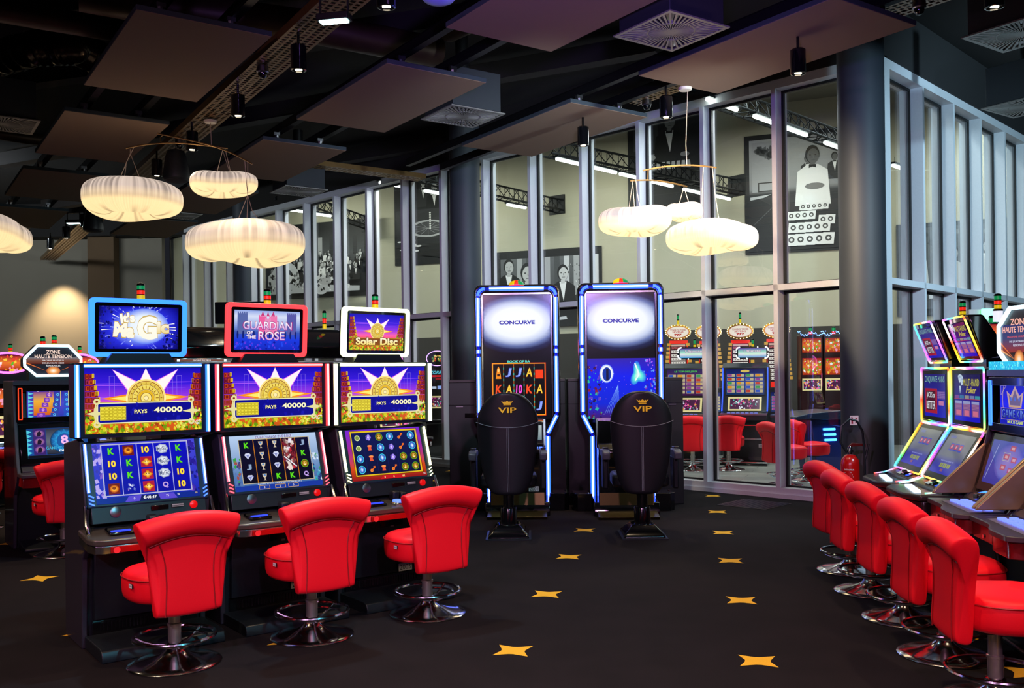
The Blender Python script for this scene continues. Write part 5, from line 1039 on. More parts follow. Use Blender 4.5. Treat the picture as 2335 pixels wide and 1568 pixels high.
# ---- multi-game machines (hexagonal or octagonal sign on top)
def multi_slot(label, loc, rz, group, top_fn, low_fn, sign, edge, fins=True, tower='std', W=.35, blue=True):
    t = thing('slot_machine', label, 'slot machine', loc, rz, group)
    body = [(.50, 0), (.50, 1.46), (.04, 1.46), (.0, 1.12), (-.10, .76), (-.16, .68), (-.12, .60), (.02, .48), (.08, .06), (.08, 0)]
    for s in (-1, 1): mb = MB(); mb.prism(body, s*(W-.03), s*W, 'x'); mb.build('side_panel', CAB, t, bevel=.006)
    mb = MB(); mb.prism([(.49, 0), (.49, 1.45), (.08, 1.45), (.04, 1.12), (-.06, .76), (-.1, .66), (.05, .48), (.10, .06), (.10, 0)], -W+.03, W-.03, 'x'); mb.build('cabinet', BLK, t)
    mb = MB(); mb.prism(rrect(-W, W, 1.445, 1.485, .01), -.0, .5, 'y'); mb.build('top_cap', SATIN if blue else CAB, t)
    ud = framed(t, 'upper_bezel', -W+.02, W-.02, 1.11, 1.44, .015, .05, -.0, .06, GLOSS)
    art(2*W-.15 if not blue else .44, .26, top_fn, 'upper_screen', SCREEN, t, (.02 if blue else .035, .02, 1.28))
    for s in ((-1, 1) if blue else (-1,)):
        framed(t, 'edge_light', s*(W-.055)-.018, s*(W-.055)+.018, 1.14, 1.42, .006, .007, -.006, .004, glow('edge_'+edge, edge, 2.6), bevel=0)
    R = math.atan2(.11, .36); mb = MB(); mb.box(-W+.04, W-.04, 0, .05, -.19, .18); ld = mb.build('lower_display', GLOSS, t, loc=(0, -.035, .93), rot=(-R, 0, 0), bevel=.008)
    art(2*W-.2, .27, low_fn, 'lower_screen', DIM if blue else SCREEN, ld, (0, -.001, .0))
    if fins:
        for s in (-1, 1): mb = MB(); mb.prism([(.03, 1.08), (.03, .72), (-.34, .715), (-.33, .735)], s*(W-.03), s*(W+.0), 'x'); mb.build('side_fin', BRONZE, t, bevel=.005)
    # console with padded wavy front edge
    mb = MB(); mb.prism([(-.05, .745), (-.16, .70), (-.16, .67), (-.05, .67)], -W+.04, W-.04, 'x'); cs = mb.build('console_step', mat('console_grey', '44444a', .35, .3), t, bevel=.003)
    mb = MB(); mb.box(-.10, -.03, -.19, -.13, 0, .045); mb.build('note_acceptor', GLOSS, cs, loc=(0, .01, .705), bevel=.008)
    mb = MB(); mb.tube([(-.15, -.11, 0), (-.15, -.06, .012), (-.05, -.06, .012), (-.05, -.10, 0)], .006, 6); mb.build('acceptor_light', glow('edge_'+edge, edge, 3), cs, loc=(0, -.03, .735))
    a = Art(.14, .06, 'a0a0a8'); a.build('player_display', DIM, cs, (.11, -.105, .726), (math.radians(-66), 0, 0))
    wav = lambda x: -.40-.035*math.tanh((x-.02)*14)
    top = [(-W, -.14), (-W, wav(-W))]+[(x/40*W, wav(x/40*W)) for x in range(-36, 40, 4)]+[(W-.03, wav(W)), (W, wav(W)+.05), (W, -.14)]
    mb = MB(); mb.prism(top, .655, .685, 'z'); dk_ = mb.build('deck', mat('deck_pad', '3a343c', .42), t, bevel=.012)
    mb = MB(); mb.prism([(-W+.1, -.15), (-W+.16, -.33), (W-.05, -.345), (W-.05, -.15)], .684, .69, 'z'); mb.build('button_plate', mat('button_plate_grey', '75717c', .4), dk_)
    mb = MB()
    for r_ in range(2):
        for i in range(7): mb.prism([(x+(-W+.2+.062*i), y-.21-.06*r_) for x, y in rrect(-.023, .023, -.019, .019, .008, 2)], .69, .702, 'z')
    mb.build('play_buttons', glow('button_glow_blue', '5568ff', 2.6), dk_)
    mb = MB(); mb.prism([(x*.97, (y+.14)*.93-.14) for x, y in top], .57, .655, 'z'); fr_ = mb.build('front_apron', mat('red_black_lacquer', '5a0a10', .22, coat=.5), t, bevel=.006)
    
    for x in (-.1, .12): mb = MB(); mb.lathe([(.011, 0), (.011, .012)], 12); mb.build('lock', CHROME, fr_, loc=(x, -.375, .61), rot=(math.radians(90), 0, 0))
    mb = MB(); mb.prism([(-.22, 0), (-.22, .03), (.08, .07), (.08, 0)], -W+.04, W-.04, 'x'); mb.build('footrest', BLK, t, bevel=.01)
    # sign
    if sign:
        kind, sw, sh, sy, sz, fn = sign
        mb = MB(); mb.box(-sw*.42, sw*.42, sy+.02, sy+.14, 1.48, sz-sh*.4); mb.build('sign_stand', BLK, t)
        if kind == 'band':
            pass
        else:
            c = .30 if kind == 'hex' else .29; hx = sw/2; hz = sh/2
            P = [(-hx, 0), (-hx*.72, hz), (hx*.72, hz), (hx, 0), (hx*.72, -hz), (-hx*.72, -hz)] if kind == 'hex' else [(-hx, -hz*.42), (-hx, hz*.42), (-hx*.42, hz), (hx*.42, hz), (hx, hz*.42), (hx, -hz*.42), (hx*.42, -hz), (-hx*.42, -hz)]
            if kind == 'hex': P = [(-hx, 0), (-hx, hz*.15), (-hx*.55, hz), (hx*.55, hz), (hx, hz*.15), (hx, -hz*.35), (hx*.6, -hz), (-hx*.6, -hz), (-hx, -hz*.35)]
            if kind == 'oval': P = [(hx*math.cos(q*math.pi/14), hz*math.sin(q*math.pi/14)) for q in range(28)]
            sg = bpy.data.objects.new('sign', None); LC.objects.link(sg); sg.parent = t; sg.location = (0, sy, sz); sg.rotation_euler = (0, 0, math.radians(12 if kind == 'oct' else 0))
            mb = MB(); mb.prism([(x*1.05, z*1.06) for x, z in P], .01, .14, 'y'); mb.build('sign_housing', CAB, sg, bevel=.008)
            mb = MB(); mb.tube([(x, 0, z) for x, z in (P if kind == 'oval' else P)], .013, 8, closed=True); mb.build('neon_border', glow('neon_'+edge if kind != 'hex' else 'neon_white', 'c8f4ff' if kind != 'oval' else 'ff60e0', 3.2), sg)
            a = Art(sw*.99, sh*.99, None); fn(a)
            vs = a.b.v; a.b.v = [(x, y, z) for x, y, z in vs]
            # trim the picture to the sign's outline
            def clip(x, z):
                if kind == 'oval': 
                    d = math.hypot(x/hx, z/hz); return (x/d, z/d) if d > 1 else (x, z)
                cx = .55 if kind == 'hex' else .42; k1 = hx*(1-cx); k2 = hz*(.85 if kind == 'hex' else .58)
                over = (abs(x)-hx*cx)/k1+(abs(z)-hz*(.15 if kind == 'hex' else .42))/k2
                if over > 1 and abs(x) > hx*cx:
                    zz = hz*(.15 if kind == 'hex' else .42)+k2*(1-(abs(x)-hx*cx)/k1); return (x, math.copysign(max(0, min(abs(z), zz)), z))
                return (x, z)
            a.b.v = [(clip(x*.97, z*.97)[0], y, clip(x*.97, z*.97)[1]) for x, y, z in a.b.v]
            a.b.build('sign_picture', SCREEN, sg, smooth=0, loc=(0, .004, 0))
    if tower == 'pair':
        signal_tower(t, -.05, .30, 1.79, .022, .03, (YLW, RDL, GRN)); signal_tower(t, .03, .22, 1.80, .022, .03, (YLW, RDL, GRN))
    elif tower == 'std': signal_tower(t, .05, .25, (sign[4]+sign[2]*.5) if sign else 1.485, .022, .035, (YLW, RDL, GRN))
    return t
# second row behind the front machines
p = Vector((*lev(42, 1263), 0)); g2 = 'machines of the second left row'
b0 = p+e1*.36-n1*.22
multi_slot('slot machine with orange hexagonal sign and horse pictures on its screens', (b0.x, b0.y, 0), E1, g2, horses_top, horses_low, ('hex', .47, .27, .12, 1.665, zone), 'ff3010', fins=False, tower='pair', blue=False)
q = b0+e1*1.36; multi_slot('slot machine whose orange hexagonal sign shows between the blue and red framed machines', (q.x, q.y, 0), E1, g2, horses_top, horses_low, ('hex', .47, .27, .12, 1.665, zone), 'ff3010', fins=False, tower='pair', blue=False)
q = b0-e1*.92+n1*.05; multi_slot('slot machine with purple oval sign cut by the left picture edge', (q.x, q.y, 0), E1, g2, menu, fruit_low, ('oval', .56, .26, .1, 1.65, superpay), 'ff60c0', fins=False, tower=None, blue=False)
for (x, y, lab) in ((22, 812, 'far slot machine with pastel topper at the left picture edge'), (183, 815, 'far slot machine peeking between hexagonal sign and blue framed machine')):
    q = dist(x, y, 11.2 if x < 100 else 12.3); t = multi_slot(lab, (q.x, q.y, 0), E1, 'far machines of the third left row', fruit, fruit_low, ('oval', .5, .24, .1, 1.70, fruit), 'c0f0ff', fins=False, blue=False)
q = dist(898, 818, 12.2); multi_slot('far slot machine with red and blue topper under the Solar Disc display', (q.x, q.y, 0), E1, 'far machines of the third left row', fruit, fruit_low, ('oval', .36, .24, .1, 1.70, fruit), 'ffd060', fins=False, tower=None, blue=False)

# ---- right row: two poker machines edged in rainbow light, then multi-game machines
def rainbow(u):
    u = (u*1.0) % 1; c = [(1, .05, .02), (1, .5, .02), (1, .9, .1), (.1, 1, .2), (.05, .5, 1), (.25, .1, 1), (1, .1, .9), (1, .95, .8)]; k = u*len(c); i = int(k) % 8; return mixc(c[i], c[(i+1) % 8], k-int(k))
def rb_frame(parent, x0, x1, z0, z1, y, r=.0065, ph=0, rad=.02):
    P = [(x, y, z) for x, z in rrect(x0, x1, z0, z1, rad, 3)]; out = []
    for i in range(len(P)):
        a = Vector(P[i]); b_ = Vector(P[(i+1) % len(P)]); n = max(1, int((b_-a).length/.02)); out += [a.lerp(b_, k/n) for k in range(n)]
    mb = MB(); mb.tube(out, r, 6, closed=True, colf=lambda u: rainbow(u*2.3+ph)); return mb.build('rainbow_light', LEDS, parent)
def poker(label, loc, fn, ph, tw):
    W = .31; t = thing('video_poker_machine', label, 'slot machine', loc, rz2, 'rainbow edged poker machines')
    body = [(.48, 0), (.48, 1.50), (.03, 1.50), (.03, 1.10), (-.16, .76), (-.2, .70), (-.1, .60), (.03, .5), (.08, .05), (.08, 0)]
    mb = MB(); mb.prism(body, -W+.005, W-.005, 'x'); mb.build('cabinet', CAB, t, bevel=.006)
    mb = MB(); mb.box(-W+.005, W-.005, 0, .08, 1.105, 1.495); ud = mb.build('main_display', GLOSS, t, bevel=.012)
    art(.46, .31, fn, 'main_screen', DIM, ud, (.0, -.001, 1.30)); rb_frame(ud, -W+.008, W-.008, 1.10, 1.50, -.003, ph=ph)
    R = math.atan2(.20, .33); mb = MB(); mb.box(-W+.005, W-.005, 0, .05, -.20, .19); ld = mb.build('lower_display', GLOSS, t, loc=(0, -.10, .925), rot=(-R, 0, 0), bevel=.008)
    art(.47, .30, poker_low, 'lower_screen', DIM, ld, (0, -.001, .0)); rb_frame(ld, -W+.008, W-.008, -.20, .19, -.004, ph=ph+.3)
    td = bpy.data.objects.new('top_display', None); LC.objects.link(td); td.parent = t; td.location = (0, -.025, 1.685); td.rotation_euler = (math.radians(21), 0, math.radians(-5))
    mb = MB(); mb.prism([(0, -.15), (.02, .155), (.11, .12), (.15, -.10), (.10, -.16)], -.265, .265, 'x'); mb.build('display_housing', GLOSS, td, bevel=.012)
    art(.42, .235, fn, 'top_screen', DIM, td, (0, -.003, .0)); rb_frame(td, -.265, .265, -.155, .155, -.004, ph=ph+.6)
    mb = MB(); mb.box(-.12, .12, .08, .2, 1.50, 1.56); mb.build('neck', BLK, t); signal_tower(t, .0, .20, 1.80, .022, .03, (YLW, RDL, GRN), .07)
    mb = MB(); mb.prism([(-.18, .745), (-.26, .715), (-.26, .69), (-.16, .69)], -W+.02, W-.02, 'x'); cs = mb.build('console_step', mat('console_brown', '3a342c', .35, .3), t, bevel=.003)
    mb = MB(); mb.box(.0, .05, -.24, -.2, 0, .04); mb.build('note_acceptor', GLOSS, cs, loc=(0, .0, .722), bevel=.006); a = Art(.08, .05, 'c0ccc8'); a.build('player_display', DIM, cs, (-.05, -.225, .738), (math.radians(-66), 0, 0)); a = Art(.06, .04, '3060ff'); a.build('blue_lens', SCREEN, cs, (.12, -.225, .736), (math.radians(-66), 0, 0))
    for s in (-1, 1): mb = MB(); mb.tube([(s*(W-.015), -.19, .745), (s*(W-.015), -.28, .712), (s*(W-.03), -.36, .703)], .005, 6, colf=lambda u: rainbow(u+ph)); mb.build('rainbow_light', LEDS, cs)
    P = [(-W, -.16), (-W, -.40), (-W*.6, -.47), (W*.5, -.47), (W, -.40), (W, -.16)]; mb = MB(); mb.prism(P, .655, .695, 'z'); dk_ = mb.build('deck', mat('deck_dark', '2b2626', .35, .2), t, bevel=.012)
    mb = MB(); [mb.prism([(x-.16+.045*i, y-.33-.006*i) for x, y in rrect(-.018, .018, -.022, .022, .005, 2)], .695, .708, 'z') for i in range(8)]; mb.build('play_buttons', glow('button_white', 'c8e8ff', 2.8), dk_)
    mb = MB(); mb.prism([(x*.96, y*.95) for x, y in P], .57, .655, 'z'); mb.build('front_apron', mat('apron_black', '18141a', .25), t, bevel=.01)
    mb = MB(); mb.prism([(-.2, 0), (-.2, .03), (.08, .07), (.08, 0)], -W+.04, W-.04, 'x'); mb.build('footrest', BLK, t, bevel=.01)
    return t
def rpos(s, off=0): p = R2-D2*s-N2*off; return (p.x, p.y, 0)
poker('poker machine edged in rainbow light reading Cinquante Mains', rpos(.31), poker_mains, 0, 1)
poker('poker machine edged in rainbow light reading Multi-Hand Poker', rpos(.95), poker_multi, .4, 1)
for k, lab in enumerate(('blue Game King machine right beside the rainbow edged poker machines', 'second Game King machine, its bronze side fin rising above the wavy deck', 'nearest machine of the right row, only its deck corner in view')):
    t = multi_slot(lab, rpos(1.64+.72*k), rz2, 'multi-game machines of the right row', gk_top, gk_low, ('oct', .37, .36, .05, 1.67, lambda a: zone(a, True)) if k == 0 else None, '3878ff', True, tower='std' if k == 0 else None)
    if k == 0: 
        a = Art(.62, .05, '18c0e8'); busy(a, -.31, .31, -.025, .025, 120, ['40f0ff', '1080d0', 'a0ffff', '30b0f0'], .004, .01, 5); a.build('glitter_band', SCREEN, t, (0, -.002, 1.51))
# machines back to back with the right row
for (x, y, lab) in ((2265, 770, 'machine with orange lit signal lamp behind the rainbow edged poker machines'),):
    q = dist(2275, 800, 7.9); t = thing('slot_machine', lab, 'slot machine', (q.x, q.y, 0), rz2+math.pi*.5, 'machines behind the right row')
    mb = MB(); mb.box(-.3, .3, 0, .45, 0, 1.70); mb.build('cabinet', CAB, t, bevel=.01); art(.45, .15, fruit, 'screen', SCREEN, t, (-.12, -.008, 1.79)); mb = MB(); mb.box(-.36, .12, -.002, .1, 1.70, 1.88); mb.build('topper', GLOSS, t, bevel=.01)
    signal_tower(t, .0, .1, 1.70, .03, .078, (ORG, RDL, GRN))
q = dist(2240, 716, 8.9); t = thing('emergency_light', 'white emergency light box with glowing green lens before the glass', 'exit light', q, math.radians(-20))
mb = MB(); mb.box(-.12, .06, 0, .08, -.05, .05); mb.build('housing', mat('white_plastic', 'c8c8c4', .5), t, bevel=.01); mb = MB(); mb.box(-.01, .11, -.03, .04, -.055, .05); mb.build('lens', glow('exit_green', '70f8b0', 3.5), t, bevel=.008)
mb = MB(); mb.box(-.35, .35, .02, .08, -.16, -.06); mb.box(-.3, -.26, .03, .07, -q.z, -.16); mb.box(.26, .3, .03, .07, -q.z, -.16); mb.build('support_frame', mat('frame_grey', '9aa0a8', .5), t)

# ---- the two tall machines with blue light tubes
BLUE = glow('tube_blue_white', (.012, .06, 1), 6.0); BLUE2 = glow('tube_blue', (.03, .09, 1), 4.0)
def tall(label, x, Y, game, number):
    t = thing('tall_slot_machine', label, 'slot machine', (x, Y, 0), math.radians(-2), 'tall portrait slot machines')
    W = .455
    mb = MB(); mb.prism(rrect(-W+.05, W-.05, .95, 2.44, .06), .03, .12, 'y'); mb.build('screen_housing', GLOSS, t)
    art(.74, 1.37, lambda a: concurve(a, game), 'screen', SCREEN, t, (0, .022, 1.675))
    mb = MB()
    for s in (-1, 1): mb.box(min(s*.375, s*.39), max(s*.375, s*.39), .005, .03, 1.0, 2.38)
    mb.box(-.39, .39, .005, .03, 2.365, 2.385); mb.build('inner_chrome_trim', CHROME, t)
    # bent frame: upright, round corners on top, drawn in at knee height
    def path(off):
        R = .075; P = []
        for sgn in (1,):
            P += [(-W+.10+off, 0, .14), (-W+.10+off, 0, .82), (-W+off, 0, 1.04), (-W+off, 0, 2.46-R-off)]
            P += [(-W+off+R*(1-math.cos(q*math.pi/12)), 0, 2.46-off-R+R*math.sin(q*math.pi/12)) for q in range(1, 6)]
        return P+[(-a, b_, c) for a, b_, c in P[::-1]]
    mb = MB(); mb.tube(path(0), .016, 8); mb.tube(path(.052), .012, 8); mb.tube([(a, .05, c) for a, _, c in path(.0)], .014, 8); mb.build('chrome_frame', CHROME, t)
    mb = MB(); mb.tube([(a, .03, c) for a, _, c in path(.028)], .024, 8); mb.build('frame_backing', mat('frame_backing_navy', '1830a0', .25, coat=.5), t)  # blue glow of the tubes is put into the backing colour
    P = path(.028); L = [('light_tube', [P[0], (P[1][0], 0, .80)]), ('light_tube', [(P[1][0]+.0, 0, .84), (P[2][0], 0, 1.03)]), ('light_tube', [(P[2][0], 0, 1.07), (P[2][0], 0, 1.68)]), ('light_tube', [(P[2][0], 0, 1.72), (P[2][0], 0, 1.76)]), ('light_tube', [(P[2][0], 0, 1.80), (P[2][0], 0, 2.33)])]
    for nm, q in L:
        for s in (1, -1): cored(t, nm, [(s*a, -.012, c) for a, _, c in q], .0185, BLUE)
    cored(t, 'light_tube', [(-.30, -.012, 2.432), (.30, -.012, 2.432)], .0185, BLUE)
    for s in (1, -1): mb = MB(); mb.tube([(s*(-W+.028+.075*(1-math.cos(q*math.pi/12))), -.012, 2.432-.075+.075*math.sin(q*math.pi/12)) for q in range(0, 7)], .0145, 8); mb.build('corner_tube', BLUE2, t)
    # dome lamp
    mb = MB(); mb.lathe([(.085, 2.465), (.08, 2.49), (.055, 2.51), (.02, 2.52)], 24, mi=0)
    o = mb.build('dome_lamp', [YLW, RDL, GRN], t)
    for pol in o.data.polygons: a = pol.center.x; pol.material_index = 0 if a < -.02 else (1 if a < .02 else 2)
    # console, base, feet
    mb = MB(); mb.prism([(-.45, .12), (-.45, .60), (-.52, .66), (-.50, .70), (-.30, .74), (-.22, .98), (-.02, 1.0), (-.02, .12)], -.29, .29, 'x'); co = mb.build('console', GLOSS, t, bevel=.01)
    art(.20, .16, lambda a: a.grad([(0, '8098a0'), (1, 'c8d8d8')]), 'touch_display', DIM, co, (.16, -.265, .86), (math.radians(-18), 0, 0))
    mb = MB(); [mb.box(.05+.045*i, .085+.045*i, -.46, -.42, .705, .72) for i in range(5)]; mb.build('play_buttons', glow('button_blue', '5070ff', 2.2), co)
    mb = MB(); mb.prism([(-.30, .70), (-.205, 1.0), (-.225, 1.0), (-.32, .70)], .28, .30, 'x'); mb.prism([(-.30, .70), (-.205, 1.0), (-.225, 1.0), (-.32, .70)], -.30, -.28, 'x'); mb.build('console_trim', CHROME, co)
    mb = MB(); mb.prism([(-.50, 0), (-.50, .06), (-.46, .14), (-.05, .16), (-.05, 0)], -.34, .34, 'x'); ks = mb.build('kick_step', GLOSS, t, bevel=.01)
    mb = MB(); mb.prism([(-.485, .05), (-.45, .24), (-.44, .24), (-.475, .05)], -.28, .28, 'x'); mb.build('brass_kick_plate', mat('brass_plate', '6b5c38', .3, .9), ks)
    mb = MB(); mb.prism([(-.72, 0), (-.74, .03), (-.50, .06), (-.50, 0)], -.31, .31, 'x'); mb.build('foot_plate', mat('brass_plate', '6b5c38', .3, .9), ks, bevel=.004)
    for s in (-1, 1):
        mb = MB(); mb.prism([(s*(.44+x), y) for x, y in ((-.10, -.12), (.06, -.12), (.11, -.06), (.11, .18), (-.10, .18))], 0, .19, 'z'); ft = mb.build('side_foot', GLOSS, t, bevel=.004)
        mb = MB(); [mb.lathe([(.008, .19), (.008, .197)], 8, (s*.44+x*.7, y, 0)) for x, y in ((-.1, -.08), (.08, -.08), (.1, .12))]; mb.build('bolt', CHROME, ft)
    if number: number_plate(co, .17, -.455, .28, number)
    return t
tall('tall blue lit machine with red bordered card symbols below its white display', .06, 10.25, 'cards', '2001')
tall('tall blue lit machine with blue space picture below its white display', 1.195, 10.15, 'space', None)
for x0, x1, Y, lab in ((-.72, .60, 10.72, 'black cabinet standing behind the left tall machine'), (.63, 1.93, 10.68, 'black cabinet with brown top behind the right tall machine')):
    t = thing('equipment_cabinet', lab, 'cabinet', ((x0+x1)/2, Y, 0), 0, 'black cabinets behind the tall machines'); w_ = (x1-x0)/2
    mb = MB(); mb.box(-w_, w_, -.15, .40, 0, 1.40); mb.build('body', mat('cabinet_side', '0c0c0e', .45), t, bevel=.004); mb = MB(); mb.box(-w_, w_, -.16, .41, 1.40, 1.43); mb.build('top', mat('cabinet_top', '2c2420', .35), t, bevel=.003)
    s = -1 if x0 < 0 else 1
    mb = MB(); mb.box(-.10, .10, -.012, 0, 0, .05); mb.build('handle_recess', GLOSS, t, loc=(s*(w_-.28), -.15, 1.0)); mb = MB(); mb.box(-.04, .04, -.01, 0, 0, .012); mb.build('maker_badge', SATIN, t, loc=(s*(w_-.12), -.15, 1.12)); mb = MB(); mb.box(-w_, w_, -.152, -.15, 1.14, 1.146); mb.build('door_gap', GLOSS, t)

# ---- fire extinguisher and its sign
p = lev(1938, 1040, .70); t = thing('fire_extinguisher', 'red fire extinguisher with black hose at the foot of the right column', 'fire extinguisher', (p[0], p[1]-.35, 0))
q = Vector((dist(1938, 1040, 8.95).x, 8.95)); t.location = (q.x, q.y, 0)
mb = MB(); mb.lathe([(.06, .0), (.085, .02), (.088, .06), (.088, .58), (.08, .63), (.05, .67), (.03, .68)], 32); cyl_ = mb.build('cylinder', mat('extinguisher_red', 'c00a08', .25, coat=.6), t)
mb = MB(); vs = []; 
a = Art(.10, .20, None, .0003)
a.text('EXTINCTEUR', 0, .07, .014, 'e8e0d8', w=.09, bold=.02)
for k in range(7): a.rect(-.045, .02+.01*(k % 3), .04-.02*k, .045-.02*k, 'd8b8b0')
a.b.v = [(.0905*math.sin(x/.088), -.0905*math.cos(x/.088)+y*.5, z) for x, y, z in a.b.v]; a.b.build('instruction_label', PRINT, cyl_, smooth=0, loc=(0, 0, .47), rot=(0, 0, math.radians(-25)))
mb = MB(); mb.lathe([(.02, .68), (.022, .74), (.012, .76)], 16); mb.box(-.03, .03, -.01, .01, .70, .72); mb.build('valve', CHROME, t)
mb = MB(); mb.prism([(-.02, .75), (.10, .76), (.15, .75), (.15, .78), (.02, .79)], -.012, .012, 'y'); mb.build('handle', mat('handle_red_black', '5a0806', .35), t, bevel=.003)
mb = MB(); mb.tube([(-.03, -.0, .70), (-.09, 0, .80), (-.08, 0, .95), (-.0, 0, 1.02), (.07, 0, 1.0), (.12, -.01, .90), (.13, -.02, .75), (.135, -.02, .55), (.13, -.02, .2)], .011, 8); mb.build('hose', BLK, t)
mb = MB(); mb.tube([(.135, -.02, .62), (.15, -.02, .68), (.17, -.03, .78)], .01, 8); mb.build('nozzle', BLK, t)
q = dist(1948, 958, 9.27); a = Art(.085, .095, 'e8c8c8'); a.rect(-.03, -.012, -.035, .0, 'a01030'); a.rect(-.028, -.014, 0.006, .022, 'a01030'); a.line([(-.021, .02), (-.021, .035), (-.034, .03)], .004, 'a01030'); [a.ell(.018, -.02+.018*k, .011, .006, 'a01030', 10, 30) for k in range(3)]
o = a.build('extinguisher_sign', PRINT, None, (q.x, q.y, q.z)); tag(o, 'small pink extinguisher sign on the right dark column', 'sign')

# ------------------------------------------------------------------ things in the glass room
GOLD = mat('gold_bulb_frame', 'b08a30', .3, .9)
def tower777(x, y, Y, lab):
    q = dist(x, y, Y); t = thing('tower_slot_machine', lab, 'slot machine', (q.x, q.y, 0), math.radians(-14), 'tall gold seven machines inside the glass room'); z = q.z
    mb = MB(); mb.box(-.22, .22, .0, .5, 0, 1.2); mb.build('cabinet', BLK, t, bevel=.01); art(.40, .34, menu, 'screen', SCREEN, t, (0, -.008, .95), (0, 0, 0), 3)
    mb = MB(); mb.box(-.16, .16, .05, .2, 1.2, z-.15); mb.build('tower_body', mat('tower_red', '401014', .4), t); art(.30, .68, paytab, 'pay_table', SCREEN, t, (0, .04, z-.55))
    mb = MB()
    for s in (-1, 1):
        for k in range(9): mb.box(s*.17-.03+s*.008*(8-k), s*.17+.03+s*.008*(8-k), .02, .08, z-.85+k*.075, z-.80+k*.075)
    mb.build('gold_bulb_strip', glow('gold_bulbs', 'c89838', .8, False), t)
    sg = bpy.data.objects.new('sign', None); LC.objects.link(sg); sg.parent = t; sg.location = (0, 0, z)
    P = [(.232*math.cos(k*math.pi/14), .14*math.sin(k*math.pi/14)*(1 if abs(math.cos(k*math.pi/14)) < .8 else .8)) for k in range(28)]
    mb = MB(); mb.prism(P, .0, .1, 'y'); mb.build('gold_surround', GOLD, sg, bevel=.01); mb = MB(); mb.lathe([(.06, 0), (.06, .1)], 16, (-.2, 0, 0)); 
    a = Art(.40, .21, None); top777(a); a.b.v = [(x, yy, zz) for x, yy, zz in a.b.v]; a.b.build('sign_picture', SCREEN, sg, smooth=0, loc=(0, -.012, 0))
    mb = MB(); [mb.lathe([(.010, 0), (.001, .008)], 8, (.222*math.cos(k*math.pi/12), .128*math.sin(k*math.pi/12), 0)) for k in range(24)]; mb.build('bulbs', glow('bulb_white', 'ffe8b0', 3, False), sg, rot=(math.radians(90), 0, 0))
    signal_tower(t, 0, .05, z+.14, .02, .09, (YLW, GRN))
for x, y, Y, lab in ((1546, 757, 16.9, 'gold Tower of Power machine right beside the right tall machine'), (1615, 757, 16.3, 'gold Tower of Power machine half hidden by a white mullion'), (1688, 755, 16.2, 'gold Tower of Power machine in the middle of the wide pane'), (1770, 752, 16.0, 'gold Tower of Power machine cut by the white mullion right of the pane')): tower777(x, y, Y, lab)
def inner(x, Y, lab, sx, hue, seed, rz=-.35, num=None):
    q = dist(x, 1000, Y); t = thing('slot_machine', lab, 'slot machine', (q.x, q.y, 0), rz, 'front machines inside the glass room'); W = .36
    mb = MB(); mb.prism([(.5, 0), (.5, 1.5), (.16, 1.62), (.06, 1.55), (.0, 1.1), (-.12, .85), (-.3, .80), (-.3, .72), (.02, .62), (.05, .4), (.05, .1), (.05, 0)], -W, W, 'x'); mb.build('cabinet', BLK, t, bevel=.01)
    art(.60, .42, menu, 'upper_screen', SCREEN, t, (0, .015, 1.32), (math.radians(-7), 0, 0), seed, hue); art(.52, .24, fruit_low, 'lower_screen', SCREEN, t, (0, -.07, .97), (math.radians(-26), 0, 0), seed)
    mb = MB(); mb.prism(rrect(-W, W, .80, .83, .01), -.32, -.1, 'y'); dk_ = mb.build('deck', SATIN, t); mb = MB(); [mb.box(-.25+.07*i, -.2+.07*i, -.3, -.26, .83, .84) for i in range(7)]; mb.build('play_buttons', glow('button_lilac', '8090ff', .8), dk_)
    for s in (-1, 1): strip(t, 'blue_edge_light', [(s*(W-.01), -.13, .86), (s*(W-.01), -.005, 1.10), (s*(W-.01), .05, 1.54)], .01, glow('edge_3050ff', '3050ff', 2.5, False))
    mb = MB()
    for z in (.40, .62, .68, .74): mb.box(-W, W, -.02, .06, z, z+.018)
    mb.build('chrome_bars', CHROME, t); mb = MB(); mb.prism([(-.35, .0), (-.37, .04), (-.30, .10), (.05, .12), (.05, 0)], -W, W, 'x'); mb.build('footrest', GLOSS, t, bevel=.01); mb = MB(); mb.tube([(-W, -.37, .07), (W, -.37, .07)], .015, 8); mb.build('chrome_step_edge', CHROME, t)
    sg = bpy.data.objects.new('sign', None); LC.objects.link(sg); sg.parent = t; sg.location = (.1, .2, 1.78)
    mb = MB(); mb.prism(rrect(-.26, .26, -.1, .1, .05), 0, .1, 'y'); mb.build('sign_housing', BLK, sg); art(.44, .15, sign_led, 'sign_picture', SCREEN, sg, (0, -.008, 0))
    mb = MB(); P = rrect(-.25, .25, -.09, .09, .05, 4)
    for k in range(28):
        u = k/28*len(P); i = int(u); a = P[i]; b_ = P[(i+1) % len(P)]; f = u-i; mb.lathe([(.011, 0), (.001, .01)], 8, (a[0]*(1-f)+b_[0]*f, a[1]*(1-f)+b_[1]*f, 0))
    mb.build('bulbs', glow('bulb_white2', 'f4f8ff', 3.5, False), sg, rot=(math.radians(90), 0, 0)); signal_tower(t, .1, .3, 1.86, .02, .07, (YLW, GRN))
    if num: number_plate(t, .25, .04, .3, num)
inner(1565, 14.6, 'purple lit machine reading Le Top des Jeux inside the glass room', 1, 'purple', 4); inner(1700, 14.8, 'blue menu machine with cream reels seen through the wide pane', 1, 'blue', 6, num='4200')
